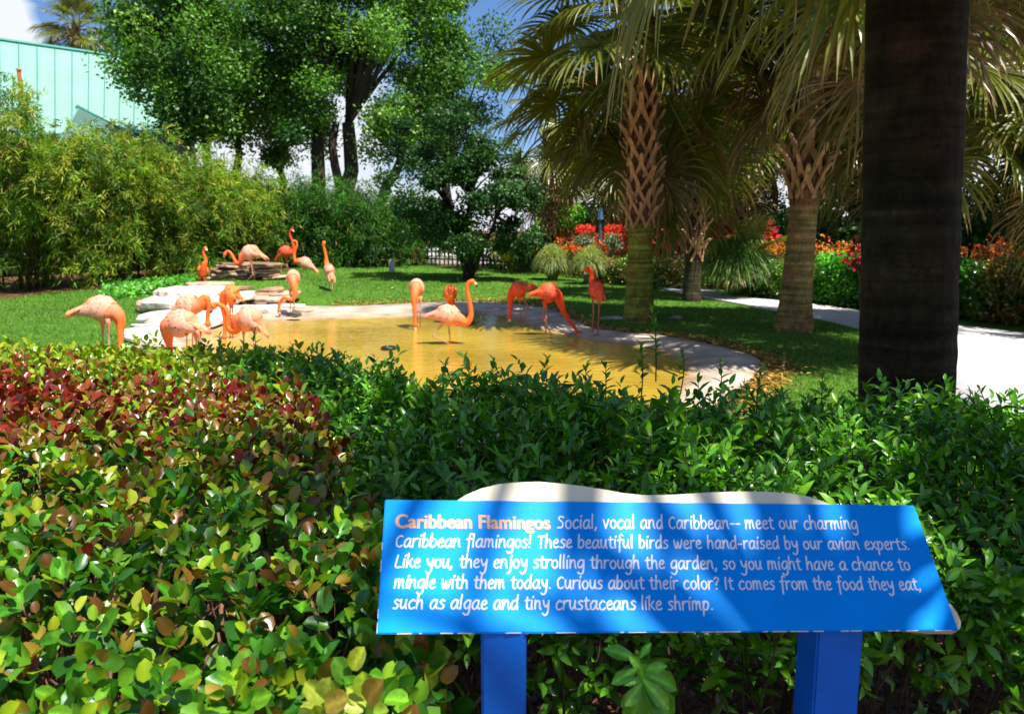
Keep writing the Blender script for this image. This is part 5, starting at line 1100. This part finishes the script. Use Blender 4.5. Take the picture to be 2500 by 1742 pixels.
# chipped white edge line along the lower and left borders
mb = MB(); x = -SW/2
while x < SW/2-.01:
    l_ = RNG.uniform(.004, .035); 
    if RNG.random() < .75: mb.box((x, -SH/2-.0006, -.0022), (min(x+l_, SW/2-.002), -SH/2+.0003+RNG.random()*.0006, .0004), (.75, .78, .85))
    x += l_+RNG.uniform(.001, .012)
y = -SH/2
while y < SH/2-.01:
    l_ = RNG.uniform(.003, .02)
    if RNG.random() < .45: mb.box((-SW/2-.0005, y, -.002), (-SW/2+.0004, y+l_, .0004), (.6, .7, .85))
    y += l_+RNG.uniform(.003, .02)
for _ in range(26):
    u_, v_, d_ = RNG.uniform(-.46, .46), RNG.uniform(-.108, .108), RNG.uniform(.0003, .0009); mb.box((u_, v_, .0), (u_+d_*2, v_+d_, .00025), (.55, .7, .85))
o = mb.build('edge_wear', M_INKW, panel); o['kind'] = 'stuff'
def post(pxl, pxr, pytop, Y, depth, rz):
    a, c = vp(pxl, pytop, Y), vp(pxr, pytop, Y); w_ = (c-a).length; cx_ = (a+c)/2
    o = mk('post', lbox('post', (-w_/2, 0, 0), (w_/2, depth, cx_.z+.0), (.0, .16, .72), M_POST, .004), sgn); o.location = Vector((cx_.x, Y, 0))-sb0; o.rotation_euler = (0, 0, rz)
lowY = (SO+SR @ Vector((0, -SH/2, -.006))).y
post(1174, 1285, 1535, lowY-.028, .09, .03); post(1997, 2110, 1530, lowY+.045, .09, .0)
mb = MB()
for u_ in (-.24, .27): mb.box((u_-.02, -SH/2+.03, -.034), (u_+.02, SH/2-.05, -.021), (.0, .14, .62))
o = mb.build('bracket', M_POST, sgn); o.matrix_basis = LM

GL = {  # hand drawn letter strokes: advance, strokes
 'a': (.92, "72,88 45,100 12,60 15,10 42,2 68,45 76,95|76,95 70,30 80,3 94,8"), 'b': (.82, "16,190 11,90 12,5|12,60 40,98 70,72 62,18 32,0 12,12"),
 'c': (.76, "68,84 45,100 12,60 18,10 48,0 72,18"), 'd': (.88, "68,86 42,100 10,55 18,6 45,5 70,50|76,190 71,90 75,0"),
 'e': (.76, "12,50 50,56 62,82 42,100 14,68 14,22 36,0 70,14"), 'f': (.62, "68,172 50,190 35,160 30,50 27,-60|5,92 58,100"),
 'g': (.84, "72,86 43,100 10,58 20,10 50,15 72,60|74,98 73,0 62,-60 32,-76 8,-55"), 'h': (.84, "16,190 11,90 10,0|10,50 36,95 60,88 66,40 70,0"),
 'i': (.34, "15,100 12,50 15,0|20,145 30,165"), 'j': (.42, "26,100 26,0 14,-62 -8,-72|28,145 38,165"), 'k': (.78, "16,190 11,90 10,0|64,100 36,62 12,48|30,58 50,22 74,0"),
 'l': (.34, "16,190 12,90 13,0"), 'm': (1.22, "10,100 10,50 8,0|10,50 32,96 52,88 54,0|54,50 76,96 94,86 97,25 108,2"), 'n': (.86, "10,100 10,50 8,0|10,50 36,97 60,88 64,30 76,2"),
 'o': (.82, "50,98 18,80 10,35 36,0 66,20 70,65 50,98"), 'p': (.84, "12,100 11,0 9,-72|11,58 38,98 68,76 62,20 34,0 12,12"), 'r': (.64, "11,100 11,50 10,0|11,52 32,92 62,96"),
 's': (.66, "60,90 36,100 16,78 34,55 56,35 40,4 8,6"), 't': (.62, "30,150 26,70 32,8 58,4|4,96 58,102"), 'u': (.86, "10,100 10,40 28,2 56,30 66,98|66,98 64,30 76,0"),
 'v': (.74, "8,100 22,50 34,0|34,0 50,50 70,108"), 'w': (1.1, "8,100 16,40 30,0 44,40 52,80|52,80 62,10 76,8 92,50 100,104"), 'x': (.74, "8,98 36,50 68,0|66,100 34,45 6,0"),
 'y': (.82, "8,100 20,50 40,25 62,60|70,100 66,10 54,-60 26,-78 6,-56"), 'S': (.86, "74,140 46,156 18,130 34,92 66,62 56,14 10,8"), 'C': (.86, "74,128 48,145 12,90 18,20 50,0 76,18"),
 'T': (.86, "8,148 50,150 92,156|48,150 42,70 44,0"), 'L': (.78, "22,160 14,80 12,6 70,4"), 'I': (.42, "22,160 16,80 18,0"), ',': (.36, "18,12 16,-6 4,-28"), '.': (.34, "12,6 16,8"),
 '!': (.42, "22,170 17,90 16,50|14,6 17,8"), '?': (.66, "10,130 34,158 62,130 50,90 32,66 30,48|30,6 33,8"), '-': (.60, "8,55 52,56"), ' ': (.52, "")}
def strokes(text, slant=.10):
    x = 0; out = []
    for ch in text:
        adv, st = GL[ch]
        for s in st.split('|'):
            if not s: continue
            P = np.array([[float(v) for v in q.split(',')] for q in s.split()])/100
            P[:, 1] = np.where(P[:, 1] > 1, 1+(P[:, 1]-1)*.68, np.where(P[:, 1] < 0, P[:, 1]*.85, P[:, 1]))
            if len(P) > 2:
                Kp = np.vstack([2*P[0]-P[1], P, 2*P[-1]-P[-2]]); o_ = []
                for i in range(1, len(Kp)-2):
                    for t in np.linspace(0, 1, 5, endpoint=False):
                        a, b_, c, d = Kp[i-1:i+3]; o_.append(.5*(2*b_+(c-a)*t+(2*a-5*b_+4*c-d)*t*t+(-a+3*b_-3*c+d)*t**3))
                o_.append(P[-1]); P = np.array(o_)
            P = P+RNG.normal(size=2)*.012; P[:, 0] += P[:, 1]*slant+x; out.append(P)
        x += adv+.06
    return out, x-.06
def text_line(text, x0, y0, x1, y1, xh, lw):
    u0, v0 = uvp(x0, y0); u1_, v1 = uvp(x1, y1); st, W_ = strokes(text); sx = (u1_-u0)/W_; h = uvp(x0, y0-xh)[1]-v0; mb = MB()
    for P in st:
        Q = np.c_[u0+P[:, 0]*sx, v0+(v1-v0)*P[:, 0]/W_+P[:, 1]*h]; n_ = len(Q); T_ = np.gradient(Q, axis=0); T_ /= np.linalg.norm(T_, axis=1)[:, None]+1e-9
        Q = np.vstack([Q[0]-T_[0]*lw*.45, Q, Q[-1]+T_[-1]*lw*.45]); T_ = np.vstack([T_[0], T_, T_[-1]]); n_ += 2; wd = np.full(n_, lw/2); wd[0] = wd[-1] = lw*.22
        Nn = np.c_[-T_[:, 1], T_[:, 0]]*wd[:, None]; V_ = np.concatenate([np.c_[Q-Nn, np.full(n_, .0005)], np.c_[Q+Nn, np.full(n_, .0005)]])
        V_[:, 2] += RNG.random()*.0003
        mb.add(V_, [(i, i+1, n_+i+1, n_+i) for i in range(n_-1)], (.82, .84, .88))
    mb.build('text_line', M_INKW, panel)
text_line('Social, vocal and Caribbean-- meet our charming', 1360, 1289, 2095, 1291, 21.2, .0027)
text_line('Caribbean flamingos! These beautiful birds were hand-raised by our avian experts.', 964, 1334, 2222, 1341, 20.7, .0027)
text_line('Like you, they enjoy strolling through the garden, so you might have a chance to', 963, 1384, 2224, 1391, 21.2, .0027)
text_line('mingle with them today. Curious about their color? It comes from the food they eat,', 961, 1435, 2250, 1439, 21.6, .0027)
text_line('such as algae and tiny crustaceans like shrimp.', 958, 1485, 1742, 1488, 22.1, .0027)
cu = bpy.data.curves.new('title_lettering', 'FONT'); cu.body = 'Caribbean Flamingos'; cu.offset = .008; cu.space_character = 1.03; to = bpy.data.objects.new('title_lettering', cu); C.objects.link(to)
bpy.context.view_layer.update(); dg = bpy.context.evaluated_depsgraph_get(); me = bpy.data.meshes.new_from_object(to.evaluated_get(dg)); bpy.data.objects.remove(to)
a_ = me.attributes.new('col', 'FLOAT_COLOR', 'POINT'); a_.data.foreach_set('color', np.tile(np.array((.92, .50, .26, 1), np.float32), len(me.vertices))); me.materials.clear(); me.materials.append(M_INKP)
xs = [v.co.x for v in me.vertices]; ys = [v.co.y for v in me.vertices]; u0, v0 = uvp(966, 1288); u1_, v1 = uvp(1343, 1291); sx = (u1_-u0)/(max(xs)-min(xs)); capH = uvp(966, 1254)[1]-v0; sy = capH/.72
mb = MB(); x_, X_ = min(xs), max(xs); Vt = [Vector((u0+(v.co.x-x_)*sx, v0+v.co.y*sy+(v1-v0)*(v.co.x-x_)/(X_-x_), 0)) for v in me.vertices]
for k, (dx, dy) in enumerate(((0, 0), (.0009, 0), (-.0009, 0), (0, .0005), (0, -.0005))):                # heavier strokes, each copy a hair above the last
    mb.add([(v.x+dx, v.y+dy, .0006+k*.00012) for v in Vt], [tuple(p.vertices) for p in me.polygons], (.92, .50, .26))
mb.build('title_lettering', M_INKP, panel)
